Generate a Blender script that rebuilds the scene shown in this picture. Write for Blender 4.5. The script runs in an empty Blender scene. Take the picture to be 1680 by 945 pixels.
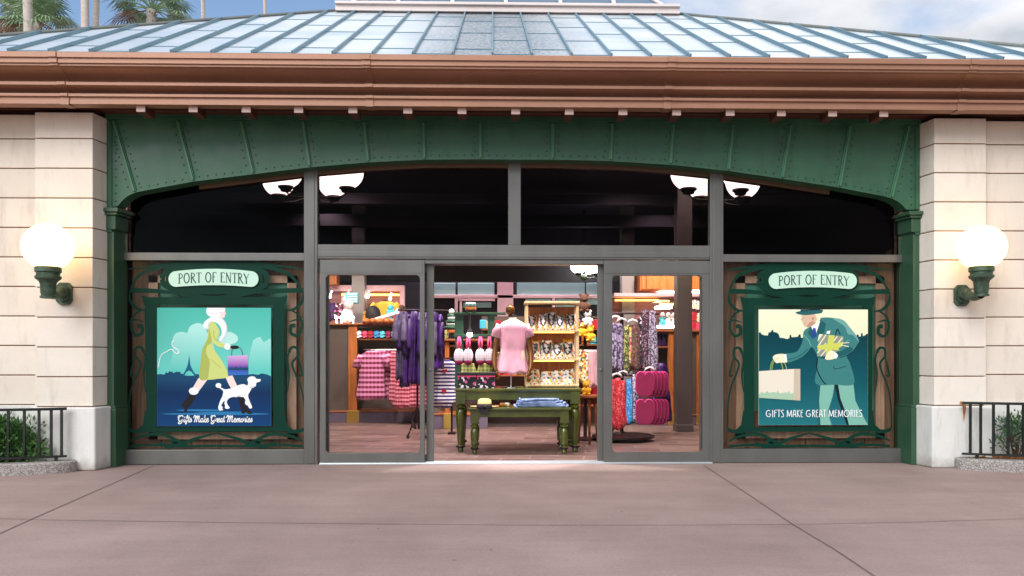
import bpy, bmesh, math, random
from math import sin, cos, pi, radians
from mathutils import Vector, Matrix, noise
from mathutils.geometry import tessellate_polygon
RND = random.Random(11)
S = bpy.context.scene
COL = S.collection
# ------------------------------------------------------------------ camera maths
F, D, H, PSI, HY = 1350.0, 9.0, 1.167, radians(-1.3), 585.0
FW = (-sin(PSI), cos(PSI)); RT = (cos(PSI), sin(PSI))
def P(px, py, Y=0.0):
    a = (px-840)/F; b = (HY-py)/F
    dx = FW[0]+a*RT[0]; dy = FW[1]+a*RT[1]
    t = (Y+D)/dy
    return Vector((t*dx, Y, H+t*b))
def PX(px, Y=0.0): return P(px, 585, Y).x
def PZ(py, px=840, Y=0.0): return P(px, py, Y).z
def G(px, py, z=0.0):
    a = (px-840)/F; b = (HY-py)/F
    t = (z-H)/b
    return Vector((t*(FW[0]+a*RT[0]), -D+t*(FW[1]+a*RT[1]), z))
def SC(Y): return F/(Y+D)          # pixels of the photo per metre at depth Y

# ------------------------------------------------------------------ mesh builder
class M:
    def __init__(s): s.v = []; s.f = []; s.m = []
    def add(s, vs, fs, m=0):
        o = len(s.v); s.v += [Vector(p) for p in vs]
        for f in fs: s.f.append([i+o for i in f]); s.m.append(m)
    def box(s, x0, x1, y0, y1, z0, z1, m=0):
        x0, x1 = min(x0, x1), max(x0, x1); y0, y1 = min(y0, y1), max(y0, y1); z0, z1 = min(z0, z1), max(z0, z1)
        s.add([(x0,y0,z0),(x1,y0,z0),(x1,y1,z0),(x0,y1,z0),(x0,y0,z1),(x1,y0,z1),(x1,y1,z1),(x0,y1,z1)],
              [(0,3,2,1),(4,5,6,7),(0,1,5,4),(1,2,6,5),(2,3,7,6),(3,0,4,7)], m)
    def obox(s, c, ax, ay, az, m=0):      # oriented box, half axes
        c, ax, ay, az = Vector(c), Vector(ax), Vector(ay), Vector(az)
        vs = [c+i*ax+j*ay+k*az for k in (-1,1) for i, j in ((-1,-1),(1,-1),(1,1),(-1,1))]
        s.add(vs, [(0,3,2,1),(4,5,6,7),(0,1,5,4),(1,2,6,5),(2,3,7,6),(3,0,4,7)], m)
    def plan(s, pts, z0, z1, m=0):        # xy polygon (ccw) extruded in z
        n = len(pts); vs = [(x,y,z0) for x, y in pts]+[(x,y,z1) for x, y in pts]
        fs = [tuple(range(n-1,-1,-1)), tuple(range(n,2*n))]+[(i,(i+1)%n,(i+1)%n+n,i+n) for i in range(n)]
        s.add(vs, fs, m)
    def slab(s, pts, y0, y1, m=0):        # xz outline (list of Vector/tuple x,z) extruded in y; concave allowed
        n = len(pts); vs = [(p[0],y0,p[1]) for p in pts]+[(p[0],y1,p[1]) for p in pts]
        tri = tessellate_polygon([[Vector((p[0],p[1],0)) for p in pts]])
        area = sum(pts[i][0]*pts[(i+1)%n][1]-pts[(i+1)%n][0]*pts[i][1] for i in range(n))
        fs = []
        for a, b, c in tri:
            ar = (pts[b][0]-pts[a][0])*(pts[c][1]-pts[a][1])-(pts[c][0]-pts[a][0])*(pts[b][1]-pts[a][1])
            if ar < 0: b, c = c, b
            fs += [(a,b,c), (a+n,c+n,b+n)]
        for i in range(n):
            j = (i+1) % n
            fs.append((i,i+n,j+n,j) if area > 0 else (i,j,j+n,i+n))
        s.add(vs, fs, m)
    def flat(s, pts, y, m=0):             # one sided sheet facing -y
        n = len(pts); tri = tessellate_polygon([[Vector((p[0],p[1],0)) for p in pts]]); fs = []
        for a, b, c in tri:
            ar = (pts[b][0]-pts[a][0])*(pts[c][1]-pts[a][1])-(pts[c][0]-pts[a][0])*(pts[b][1]-pts[a][1])
            fs.append((a,b,c) if ar > 0 else (a,c,b))
        s.add([(p[0],y,p[1]) for p in pts], fs, m)
    def ribbon(s, pts, w, y, m=0, taper=False, th=0.0):     # xz polyline, width w
        n = len(pts); pts = [Vector((p[0],p[1])) for p in pts]
        L = []; Rr = []
        for i in range(n):
            t = (pts[min(i+1,n-1)]-pts[max(i-1,0)])
            if t.length < 1e-9: t = Vector((1,0))
            t.normalize(); nn = Vector((-t.y,t.x))
            ww = w/2
            if callable(taper): ww *= taper(i/(n-1))
            elif taper: ww *= .35+.65*sin(pi*i/(n-1))
            L.append(pts[i]+nn*ww); Rr.append(pts[i]-nn*ww)
        vs = [(p.x,y,p.y) for p in L]+[(p.x,y,p.y) for p in Rr]
        s.add(vs, [(i,i+n,i+n+1,i+1) for i in range(n-1)], m)
    def rings(s, rs, m=0, cap0=True, cap1=True):
        n = len(rs[0]); vs = [p for r in rs for p in r]; fs = []
        for k in range(len(rs)-1):
            for i in range(n):
                j = (i+1) % n
                fs.append((k*n+i,k*n+j,(k+1)*n+j,(k+1)*n+i))
        if cap0: fs.append(tuple(range(n-1,-1,-1)))
        if cap1: fs.append(tuple(range((len(rs)-1)*n,len(rs)*n)))
        s.add(vs, fs, m)
    def lathe(s, prof, c, n=20, m=0, axis='z'):
        rs = []
        for r, z in prof:
            ring = []
            for i in range(n):
                a = 2*pi*i/n
                if axis == 'z': ring.append((c[0]+r*cos(a), c[1]+r*sin(a), c[2]+z))
                else: ring.append((c[0]+r*cos(a), c[1]+z, c[2]-r*sin(a)))
            rs.append(ring)
        s.rings(rs, m)
    def ball(s, c, rx, ry=None, rz=None, n=16, k=10, m=0, e=1.0):
        ry = rx if ry is None else ry; rz = rx if rz is None else rz
        sg = lambda x: math.copysign(abs(x)**e, x)
        rs = []
        for j in range(k+1):
            ph = -pi/2+pi*j/k; cr = max(abs(cos(ph))**e, 1e-3)
            rs.append([(c[0]+rx*cr*sg(cos(2*pi*i/n)), c[1]+ry*cr*sg(sin(2*pi*i/n)), c[2]+rz*sg(sin(ph))) for i in range(n)])
        s.rings(rs, m)
    def tube(s, pts, r, n=8, m=0):
        pts = [Vector(p) for p in pts]; rr = r if isinstance(r, (list, tuple)) else [r]*len(pts)
        rs = []; up = Vector((0,0,1))
        for i, p in enumerate(pts):
            t = (pts[min(i+1,len(pts)-1)]-pts[max(i-1,0)]).normalized()
            u = t.cross(Vector((0.13,0.97,0.2)) if abs(t.z) > .9 else up).normalized(); w = t.cross(u)
            rs.append([p+rr[i]*(cos(2*pi*k/n)*u+sin(2*pi*k/n)*w) for k in range(n)])
        s.rings(rs, m)
    def build(s, name, mats, parent=None, smooth=False, bevel=0, origin=None, seg=2, angle=35):
        mats = mats if isinstance(mats, (list, tuple)) else [mats]
        off = Vector((0,0,0)); p = parent
        while p is not None: off += p.location; p = p.parent
        if parent is None:
            if origin is None:
                xs = [v.x for v in s.v]; ys = [v.y for v in s.v]; zs = [v.z for v in s.v]
                origin = Vector(((min(xs)+max(xs))/2, (min(ys)+max(ys))/2, min(zs)))
            off = Vector(origin)
        me = bpy.data.meshes.new(name)
        me.from_pydata([v-off for v in s.v], [], s.f)
        for mt in mats: me.materials.append(mt)
        for i, pl in enumerate(me.polygons):
            pl.material_index = s.m[i] if s.m[i] < len(mats) else 0
            pl.use_smooth = bool(smooth)
        if smooth == 'auto':
            try: me.set_sharp_from_angle(angle=radians(40))
            except Exception: pass
        me.update()
        o = bpy.data.objects.new(name, me); COL.objects.link(o)
        if parent is None: o.location = off
        else: o.parent = parent
        if bevel:
            b = o.modifiers.new('bevel', 'BEVEL'); b.width = bevel; b.segments = seg; b.limit_method = 'ANGLE'; b.angle_limit = radians(angle)
            b.harden_normals = False
        return o
def tag(o, label=None, cat=None, group=None, kind=None):
    if label: o['label'] = label
    if cat: o['category'] = cat
    if group: o['group'] = group
    if kind: o['kind'] = kind
    return o
def thing(name, label, cat, loc=(0,0,0), group=None):
    o = bpy.data.objects.new(name, None); COL.objects.link(o); o.location = loc
    o.empty_display_size = .2
    return tag(o, label, cat, group)
def dup(src, loc, label=None):
    r = src.copy(); COL.objects.link(r); r.location = loc
    if label: r['label'] = label
    for ch in [c for c in src.children]:
        c2 = ch.copy(); COL.objects.link(c2); c2.parent = r
        for g in [x for x in ch.children]:
            g2 = g.copy(); COL.objects.link(g2); g2.parent = c2
    return r
def crom(pts, k=6, closed=False):
    pts = [Vector(p) for p in pts]; n = len(pts); out = []
    rng = range(n if closed else n-1)
    for i in rng:
        g = (lambda j: pts[j % n]) if closed else (lambda j: pts[max(0,min(n-1,j))])
        p0, p1, p2, p3 = g(i-1), g(i), g(i+1), g(i+2)
        for q in range(k):
            t = q/k
            out.append(.5*((2*p1)+(p2-p0)*t+(2*p0-5*p1+4*p2-p3)*t*t+(3*p1-p0-3*p2+p3)*t**3))
    if not closed: out.append(pts[-1])
    return out

# ------------------------------------------------------------------ materials
def lin(c): return tuple((x/255/12.92 if x/255 <= .04045 else ((x/255+.055)/1.055)**2.4) for x in c)+(1.0,)
def nodes(name):
    m = bpy.data.materials.new(name); m.use_nodes = True
    nt = m.node_tree; b = nt.nodes['Principled BSDF']
    return m, nt, b
def N(nt, t, **kw):
    n = nt.nodes.new(t)
    for k, v in kw.items(): setattr(n, k, v)
    return n
def mk(name, col, rough=.6, metal=0.0, var=.12, vs=3.0, bump=0.0, bs=60.0, spec=.5, stretch=(1,1,1), dirt=0.0, emit=0.0, rv=0.0, coat=0.0, hue2=None, isl=0.0, grime=0.0):
    m, nt, b = nodes(name); L = nt.links.new
    tc = N(nt,'ShaderNodeTexCoord'); mp = N(nt,'ShaderNodeMapping'); mp.inputs['Scale'].default_value = stretch
    L(tc.outputs['Object'], mp.inputs['Vector'])
    c = lin(col)
    nz = N(nt,'ShaderNodeTexNoise'); nz.inputs['Scale'].default_value = vs; nz.inputs['Detail'].default_value = 6; nz.inputs['Roughness'].default_value = .62
    L(mp.outputs[0], nz.inputs['Vector'])
    rp = N(nt,'ShaderNodeValToRGB'); rp.color_ramp.elements[0].position = .3; rp.color_ramp.elements[1].position = .72
    lo = tuple(x*(1-var) for x in c[:3])+(1,); hi = tuple(min(1,x*(1+var)) for x in c[:3])+(1,)
    if hue2: lo = lin(hue2)
    rp.color_ramp.elements[0].color = lo; rp.color_ramp.elements[1].color = hi
    L(nz.outputs['Fac'], rp.inputs['Fac'])
    out = rp.outputs['Color']
    if dirt > 0:
        n2 = N(nt,'ShaderNodeTexNoise'); n2.inputs['Scale'].default_value = 5; n2.inputs['Detail'].default_value = 9; n2.inputs['Roughness'].default_value = .7
        m2 = N(nt,'ShaderNodeMapping'); m2.inputs['Scale'].default_value = (1.6,1.6,.35); L(tc.outputs['Object'], m2.inputs['Vector']); L(m2.outputs[0], n2.inputs['Vector'])
        r2 = N(nt,'ShaderNodeValToRGB'); r2.color_ramp.elements[0].position = .52; r2.color_ramp.elements[1].position = .78
        r2.color_ramp.elements[0].color = (1,1,1,1); r2.color_ramp.elements[1].color = (1-dirt,1-dirt*1.08,1-dirt*1.2,1)
        L(n2.outputs['Fac'], r2.inputs['Fac'])
        mx = N(nt,'ShaderNodeMixRGB', blend_type='MULTIPLY'); mx.inputs[0].default_value = 1
        L(out, mx.inputs[1]); L(r2.outputs['Color'], mx.inputs[2]); out = mx.outputs[0]
    if grime > 0:      # splashed dirt along the foot of the wall
        sz = N(nt,'ShaderNodeSeparateXYZ'); L(tc.outputs['Object'], sz.inputs[0])
        ng = N(nt,'ShaderNodeTexNoise'); ng.inputs['Scale'].default_value = 14; ng.inputs['Detail'].default_value = 6; L(tc.outputs['Object'], ng.inputs['Vector'])
        sc_ = N(nt,'ShaderNodeMath', operation='MULTIPLY_ADD'); sc_.inputs[1].default_value = -.16; L(ng.outputs['Fac'], sc_.inputs[0]); L(sz.outputs['Z'], sc_.inputs[2])
        gm = N(nt,'ShaderNodeMapRange'); gm.inputs['From Min'].default_value = -.08; gm.inputs['From Max'].default_value = .06; gm.inputs['To Min'].default_value = grime; gm.inputs['To Max'].default_value = 0; L(sc_.outputs[0], gm.inputs['Value'])
        mg = N(nt,'ShaderNodeMixRGB'); mg.inputs[2].default_value = lin((112,98,86)); L(gm.outputs[0], mg.inputs[0]); L(out, mg.inputs[1]); out = mg.outputs[0]
    if isl > 0:
        ge = N(nt,'ShaderNodeNewGeometry'); ri = N(nt,'ShaderNodeValToRGB'); ri.color_ramp.elements[0].color = (1-isl,1-isl*1.05,1-isl*1.15,1); ri.color_ramp.elements[1].color = (1,1,1,1)
        L(ge.outputs['Random Per Island'], ri.inputs[0]); mi = N(nt,'ShaderNodeMixRGB', blend_type='MULTIPLY'); mi.inputs[0].default_value = 1; L(out, mi.inputs[1]); L(ri.outputs[0], mi.inputs[2]); out = mi.outputs[0]
    L(out, b.inputs['Base Color'])
    b.inputs['Roughness'].default_value = rough; b.inputs['Metallic'].default_value = metal
    b.inputs['Specular IOR Level'].default_value = spec
    if coat: b.inputs['Coat Weight'].default_value = coat; b.inputs['Coat Roughness'].default_value = .15
    if rv > 0:
        mr = N(nt,'ShaderNodeMapRange'); mr.inputs['To Min'].default_value = max(0,rough-rv); mr.inputs['To Max'].default_value = min(1,rough+rv)
        mr.inputs['From Min'].default_value = .3; mr.inputs['From Max'].default_value = .7
        L(nz.outputs['Fac'], mr.inputs['Value']); L(mr.outputs[0], b.inputs['Roughness'])
    if bump > 0:
        n3 = N(nt,'ShaderNodeTexNoise'); n3.inputs['Scale'].default_value = bs; n3.inputs['Detail'].default_value = 5
        L(mp.outputs[0], n3.inputs['Vector'])
        bp = N(nt,'ShaderNodeBump'); bp.inputs['Strength'].default_value = bump; bp.inputs['Distance'].default_value = .004
        L(n3.outputs['Fac'], bp.inputs['Height']); L(bp.outputs[0], b.inputs['Normal'])
    if emit > 0:
        b.inputs['Emission Color'].default_value = c; b.inputs['Emission Strength'].default_value = emit
    return m
def glass(name, tint=(1,1,1), ior=1.22, rough=0.0):
    m, nt, b = nodes(name); nt.nodes.remove(b); L = nt.links.new
    o = [n for n in nt.nodes if n.type == 'OUTPUT_MATERIAL'][0]
    tr = N(nt,'ShaderNodeBsdfTransparent'); tr.inputs[0].default_value = tint+(1,)
    gl = N(nt,'ShaderNodeBsdfGlossy'); gl.inputs['Roughness'].default_value = rough
    fr = N(nt,'ShaderNodeFresnel'); fr.inputs['IOR'].default_value = ior
    mx = N(nt,'ShaderNodeMixShader'); L(fr.outputs[0], mx.inputs[0]); L(tr.outputs[0], mx.inputs[1]); L(gl.outputs[0], mx.inputs[2]); L(mx.outputs[0], o.inputs['Surface'])
    return m
def emitter(name, col, st):
    m, nt, b = nodes(name); b.inputs['Base Color'].default_value = lin(col); b.inputs['Emission Color'].default_value = lin(col)
    b.inputs['Emission Strength'].default_value = st; b.inputs['Roughness'].default_value = .3
    return m
def fabric(name, cols, kind, scale=20.0, rough=.85):
    """cloth with a woven/printed pattern in object space: stripe, gingham, floral, leopard"""
    m, nt, b = nodes(name); L = nt.links.new
    tc = N(nt,'ShaderNodeTexCoord'); sp = N(nt,'ShaderNodeSeparateXYZ'); L(tc.outputs['Object'], sp.inputs[0])
    b.inputs['Roughness'].default_value = rough; b.inputs['Sheen Weight'].default_value = .15
    def band(sock, sc, sharp=True):
        a = N(nt,'ShaderNodeMath', operation='MULTIPLY'); a.inputs[1].default_value = sc; L(sock, a.inputs[0])
        f = N(nt,'ShaderNodeMath', operation='FRACT'); L(a.outputs[0], f.inputs[0])
        g = N(nt,'ShaderNodeMath', operation='GREATER_THAN'); g.inputs[1].default_value = .5; L(f.outputs[0], g.inputs[0])
        return g.outputs[0]
    if kind == 'stripe':
        mx = N(nt,'ShaderNodeMixRGB'); L(band(sp.outputs['Z'], scale), mx.inputs[0]); mx.inputs[1].default_value = lin(cols[0]); mx.inputs[2].default_value = lin(cols[1])
        L(mx.outputs[0], b.inputs['Base Color'])
    elif kind == 'plaid':
        a1 = N(nt,'ShaderNodeMath', operation='MULTIPLY'); a1.inputs[1].default_value = .80; L(band(sp.outputs['Z'], scale), a1.inputs[0])
        a2 = N(nt,'ShaderNodeMath', operation='MULTIPLY'); a2.inputs[1].default_value = .20; L(band(sp.outputs['X'], scale*1.3), a2.inputs[0])
        a3 = N(nt,'ShaderNodeMath', operation='ADD'); L(a1.outputs[0], a3.inputs[0]); L(a2.outputs[0], a3.inputs[1])
        mx = N(nt,'ShaderNodeMixRGB'); L(a3.outputs[0], mx.inputs[0]); mx.inputs[1].default_value = lin(cols[0]); mx.inputs[2].default_value = lin(cols[1])
        L(mx.outputs[0], b.inputs['Base Color'])
    elif kind == 'gingham':
        ad = N(nt,'ShaderNodeMath', operation='ADD'); L(band(sp.outputs['Z'], scale), ad.inputs[0]); L(band(sp.outputs['X'], scale), ad.inputs[1])
        hv = N(nt,'ShaderNodeMath', operation='MULTIPLY'); hv.inputs[1].default_value = .5; L(ad.outputs[0], hv.inputs[0])
        mx = N(nt,'ShaderNodeMixRGB'); L(hv.outputs[0], mx.inputs[0]); mx.inputs[1].default_value = lin(cols[0]); mx.inputs[2].default_value = lin(cols[1])
        L(mx.outputs[0], b.inputs['Base Color'])
    else:
        vo = N(nt,'ShaderNodeTexVoronoi'); vo.inputs['Scale'].default_value = scale; L(tc.outputs['Object'], vo.inputs['Vector'])
        rp = N(nt,'ShaderNodeValToRGB'); rp.color_ramp.interpolation = 'CONSTANT'
        s2 = N(nt,'ShaderNodeSeparateColor'); L(vo.outputs['Color'], s2.inputs[0]); L(s2.outputs[0], rp.inputs['Fac'])
        els = rp.color_ramp.elements
        while len(els) < len(cols): els.new(.5)
        for i, c in enumerate(cols): els[i].position = i/len(cols); els[i].color = lin(c)
        L(rp.outputs['Color'], b.inputs['Base Color'])
    return m
def wood(name, c1, c2, rough=.45, sc=4.0, vert=True):
    m, nt, b = nodes(name); L = nt.links.new
    tc = N(nt,'ShaderNodeTexCoord'); mp = N(nt,'ShaderNodeMapping'); mp.inputs['Scale'].default_value = (9,9,.7) if vert else (.7,9,9)
    L(tc.outputs['Object'], mp.inputs[0])
    nz = N(nt,'ShaderNodeTexNoise'); nz.inputs['Scale'].default_value = sc; nz.inputs['Detail'].default_value = 7; nz.inputs['Distortion'].default_value = .6
    L(mp.outputs[0], nz.inputs['Vector'])
    rp = N(nt,'ShaderNodeValToRGB'); rp.color_ramp.elements[0].position = .32; rp.color_ramp.elements[1].position = .68
    rp.color_ramp.elements[0].color = lin(c1); rp.color_ramp.elements[1].color = lin(c2); L(nz.outputs['Fac'], rp.inputs[0]); L(rp.outputs[0], b.inputs['Base Color'])
    b.inputs['Roughness'].default_value = rough
    return m
def grad(name, stops, z0, z1, rough=.5, axis='Z'):
    """printed colour gradient of poster artwork (its own ink), by object height"""
    m, nt, b = nodes(name); L = nt.links.new
    tc = N(nt,'ShaderNodeTexCoord'); sp = N(nt,'ShaderNodeSeparateXYZ'); L(tc.outputs['Object'], sp.inputs[0])
    mr = N(nt,'ShaderNodeMapRange'); mr.inputs['From Min'].default_value = z0; mr.inputs['From Max'].default_value = z1; L(sp.outputs[axis], mr.inputs['Value'])
    rp = N(nt,'ShaderNodeValToRGB'); els = rp.color_ramp.elements
    while len(els) < len(stops): els.new(.5)
    for i, (p, c) in enumerate(stops): els[i].position = p; els[i].color = lin(c)
    L(mr.outputs[0], rp.inputs[0]); L(rp.outputs[0], b.inputs['Base Color']); b.inputs['Roughness'].default_value = rough; b.inputs['Specular IOR Level'].default_value = .12
    return m

MAT = {}
MAT['stone'] = mk('limestone blocks', (229,220,208), .85, var=.05, vs=2.6, bump=.45, bs=70, dirt=.20, isl=.12)
MAT['stone_wall'] = mk('limestone wall blocks', (226,216,203), .85, var=.06, vs=1.9, bump=.45, bs=70, dirt=.22, isl=.13)
MAT['plinth'] = mk('pale plinth stone', (217,216,211), .85, var=.07, vs=2.5, bump=.5, bs=80, dirt=.26, grime=.5)
MAT['mortar'] = mk('brown mortar joint', (126,94,68), .95, var=.1)  # brown mortar between the stone courses
MAT['green'] = mk('riveted green painted steel', (45,90,65), .45, var=.2, vs=3.5, bump=.12, bs=35, rv=.12, dirt=.3)
MAT['green_rib'] = mk('green steel with painted highlight', (60,112,82), .45, var=.15, vs=6)  # lighter green puts the highlight on the ribs into their colour
MAT['green_dark'] = mk('dark green painted steel', (46,80,58), .36, var=.12, vs=3, bump=.08, bs=40, rv=.08)
MAT['copper'] = mk('painted copper cornice', (162,119,96), .42, metal=.25, var=.14, vs=1.6, bump=.08, bs=25, stretch=(.5,1,1), dirt=.12, rv=.08)
MAT['copper_dark'] = mk('copper soffit boards', (80,44,36), .55, var=.15, vs=4)
MAT['tail'] = mk('pale painted rafter end', (196,170,160), .6, var=.05)
MAT['alu'] = mk('brushed grey aluminium', (106,106,103), .40, metal=.5, var=.10, vs=4, stretch=(1,1,.3), bump=.04, bs=120, rv=.08, dirt=.08)
MAT['alu_brown'] = mk('bronze head trim', (92,70,52), .4, metal=.5, var=.15, vs=3)
MAT['steel'] = mk('aluminium threshold', (206,212,216), .3, metal=.7, var=.08)
MAT['glass'] = glass('clear door glass', (.97,.97,.97), 1.12)
MAT['glass_dark'] = glass('tinted transom glass', (.30,.27,.31), 1.12)
MAT['glass_win'] = glass('display window glass', (.88,.90,.86), 1.16)
MAT['black_metal'] = mk('black iron', (22,30,27), .45, metal=.2, var=.1)
MAT['globe'] = emitter('lit opal globe', (255,212,148), 2.1)
MAT['globe_in'] = emitter('lit indoor globe', (255,238,206), 13.0)
MAT['verdigris'] = mk('weathered green bronze', (70,92,74), .5, metal=.35, var=.35, vs=14, bump=.3, bs=60, hue2=(44,58,44))
# roof: standing seam metal
def roof_mat():
    m, nt, b = nodes('standing seam zinc'); L = nt.links.new
    tc = N(nt,'ShaderNodeTexCoord'); nz = N(nt,'ShaderNodeTexNoise'); nz.inputs['Scale'].default_value = 26; nz.inputs['Detail'].default_value = 8; nz.inputs['Roughness'].default_value = .75
    L(tc.outputs['Object'], nz.inputs['Vector'])
    mp = N(nt,'ShaderNodeMapping'); mp.inputs['Scale'].default_value = (.7,.9,.5); L(tc.outputs['Object'], mp.inputs[0])
    n2 = N(nt,'ShaderNodeTexNoise'); n2.inputs['Scale'].default_value = 1.5; n2.inputs['Detail'].default_value = 3; L(mp.outputs[0], n2.inputs['Vector'])
    sp = N(nt,'ShaderNodeSeparateXYZ'); L(tc.outputs['Object'], sp.inputs[0])
    # darker reflection on the middle sheets, put into the colour
    ab = N(nt,'ShaderNodeMath', operation='ABSOLUTE'); ad = N(nt,'ShaderNodeMath', operation='ADD'); ad.inputs[1].default_value = -.05
    L(sp.outputs['X'], ad.inputs[0]); L(ad.outputs[0], ab.inputs[0])
    mr = N(nt,'ShaderNodeMapRange'); mr.inputs['From Min'].default_value = .35; mr.inputs['From Max'].default_value = 1.15; mr.inputs['To Min'].default_value = 1; mr.inputs['To Max'].default_value = 0
    L(ab.outputs[0], mr.inputs['Value'])
    mu = N(nt,'ShaderNodeMath', operation='MULTIPLY'); L(mr.outputs[0], mu.inputs[0])
    mr2 = N(nt,'ShaderNodeMapRange'); mr2.inputs['From Min'].default_value = .3; mr2.inputs['From Max'].default_value = .6; L(nz.outputs['Fac'], mr2.inputs['Value']); L(mr2.outputs[0], mu.inputs[1])
    mx = N(nt,'ShaderNodeMixRGB'); mx.inputs[1].default_value = lin((240,246,250)); mx.inputs[2].default_value = lin((112,124,134)); L(mu.outputs[0], mx.inputs[0])
    m3 = N(nt,'ShaderNodeMixRGB', blend_type='MULTIPLY'); m3.inputs[0].default_value = 1; L(mx.outputs[0], m3.inputs[1])
    r = N(nt,'ShaderNodeValToRGB'); r.color_ramp.elements[0].position = .3; r.color_ramp.elements[0].color = (.72,.80,.86,1); r.color_ramp.elements[1].position = .6; r.color_ramp.elements[1].color = (1,1,1,1)
    L(n2.outputs['Fac'], r.inputs[0]); L(r.outputs[0], m3.inputs[2]); L(m3.outputs[0], b.inputs['Base Color'])
    b.inputs['Metallic'].default_value = .65; b.inputs['Roughness'].default_value = .36
    bp = N(nt,'ShaderNodeBump'); bp.inputs['Strength'].default_value = .15; bp.inputs['Distance'].default_value = .01; L(n2.outputs['Fac'], bp.inputs['Height']); L(bp.outputs[0], b.inputs['Normal'])
    return m
MAT['roof'] = roof_mat()
MAT['seam'] = mk('blue grey roof seams', (118,150,164), .45, metal=.4, var=.12)
MAT['ridge'] = mk('grey ridge flashing', (112,116,112), .5, metal=.3, var=.2)
MAT['white_frame'] = mk('white skylight bars', (226,214,210), .45, var=.05)
MAT['sky_glass'] = mk('skylight glass', (96,122,146), .08, metal=.6, var=.12, vs=1.5)
# pavement
def pave_mat():
    m, nt, b = nodes('pink tinted concrete'); L = nt.links.new
    tc = N(nt,'ShaderNodeTexCoord')
    def noise(sc, det, rough, stretch=(1,1,1)):
        mp = N(nt,'ShaderNodeMapping'); mp.inputs['Scale'].default_value = stretch; L(tc.outputs['Object'], mp.inputs[0])
        n = N(nt,'ShaderNodeTexNoise'); n.inputs['Scale'].default_value = sc; n.inputs['Detail'].default_value = det; n.inputs['Roughness'].default_value = rough; L(mp.outputs[0], n.inputs['Vector'])
        return n.outputs['Fac']
    def ramp(s, a, ca, z, cz):
        r = N(nt,'ShaderNodeValToRGB'); r.color_ramp.elements[0].position = a; r.color_ramp.elements[0].color = ca; r.color_ramp.elements[1].position = z; r.color_ramp.elements[1].color = cz; L(s, r.inputs[0]); return r.outputs[0]
    def mul(a, c):
        x = N(nt,'ShaderNodeMixRGB', blend_type='MULTIPLY'); x.inputs[0].default_value = 1; L(a, x.inputs[1]); L(c, x.inputs[2]); return x.outputs[0]
    base = ramp(noise(.45, 5, .6), .32, lin((160,137,131)), .7, lin((181,157,150)))
    base = mul(base, ramp(noise(2.2, 7, .7, (1,.5,1)), .3, (.86,.85,.86,1), .68, (1,1,1,1)))
    base = mul(base, ramp(noise(48, 6, .85), .32, (.70,.70,.71,1), .60, (1,1,1,1)))
    base = mul(base, ramp(noise(1.1, 8, .72, (.5,2.2,1)), .36, (.86,.84,.84,1), .62, (1,1,1,1)))
    base = mul(base, ramp(noise(7, 9, .8), .57, (1,1,1,1), .74, (.78,.75,.74,1)))
    L(base, b.inputs['Base Color']); b.inputs['Roughness'].default_value = .72
    bp = N(nt,'ShaderNodeBump'); bp.inputs['Strength'].default_value = .25; bp.inputs['Distance'].default_value = .003
    L(noise(170, 4, .7), bp.inputs['Height']); L(bp.outputs[0], b.inputs['Normal'])
    return m
MAT['pave'] = pave_mat()
MAT['joint'] = mk('dark sealed joint', (116,96,90), .9, var=.3, vs=8)
def aggregate():
    m, nt, b = nodes('exposed aggregate kerb'); L = nt.links.new
    tc = N(nt,'ShaderNodeTexCoord'); vo = N(nt,'ShaderNodeTexVoronoi'); vo.inputs['Scale'].default_value = 105; L(tc.outputs['Object'], vo.inputs['Vector'])
    s2 = N(nt,'ShaderNodeSeparateColor'); L(vo.outputs['Color'], s2.inputs[0])
    rp = N(nt,'ShaderNodeValToRGB'); e = rp.color_ramp.elements; e[0].position = 0; e[0].color = lin((112,108,104)); e[1].position = 1; e[1].color = lin((190,184,178)); e.new(.5).color = lin((150,144,139))
    L(s2.outputs[0], rp.inputs[0]); L(rp.outputs[0], b.inputs['Base Color']); b.inputs['Roughness'].default_value = .8
    bp = N(nt,'ShaderNodeBump'); bp.inputs['Strength'].default_value = .8; bp.inputs['Distance'].default_value = .006; bp.invert = True
    L(vo.outputs['Distance'], bp.inputs['Height']); L(bp.outputs[0], b.inputs['Normal'])
    return m
MAT['aggregate'] = aggregate()
MAT['soil'] = mk('planter soil', (58,44,34), .95, var=.4, vs=18, bump=.6, bs=40)
MAT['bark'] = mk('orange bark mulch', (150,96,50), .9, var=.45, vs=30, hue2=(78,46,26))
MAT['leaf_a'] = mk('dark glossy leaf', (60,104,52), .45, var=.3, vs=6)
MAT['leaf_b'] = mk('mid green leaf', (98,144,74), .5, var=.3, vs=6)
MAT['leaf_c'] = mk('grey green leaf', (92,118,100), .6, var=.25, vs=6)
MAT['twig'] = mk('brown twig', (84,62,44), .8)
MAT['palm_trunk'] = mk('pale palm trunk', (196,186,176), .9, var=.2, vs=5, stretch=(1,1,6), bump=.4, bs=20)
MAT['palm_leaf'] = mk('palm frond', (142,168,126), .5, var=.3, vs=2)
MAT['palm_dry'] = mk('dry palm boots', (128,90,66), .9, var=.3, vs=6)
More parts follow.
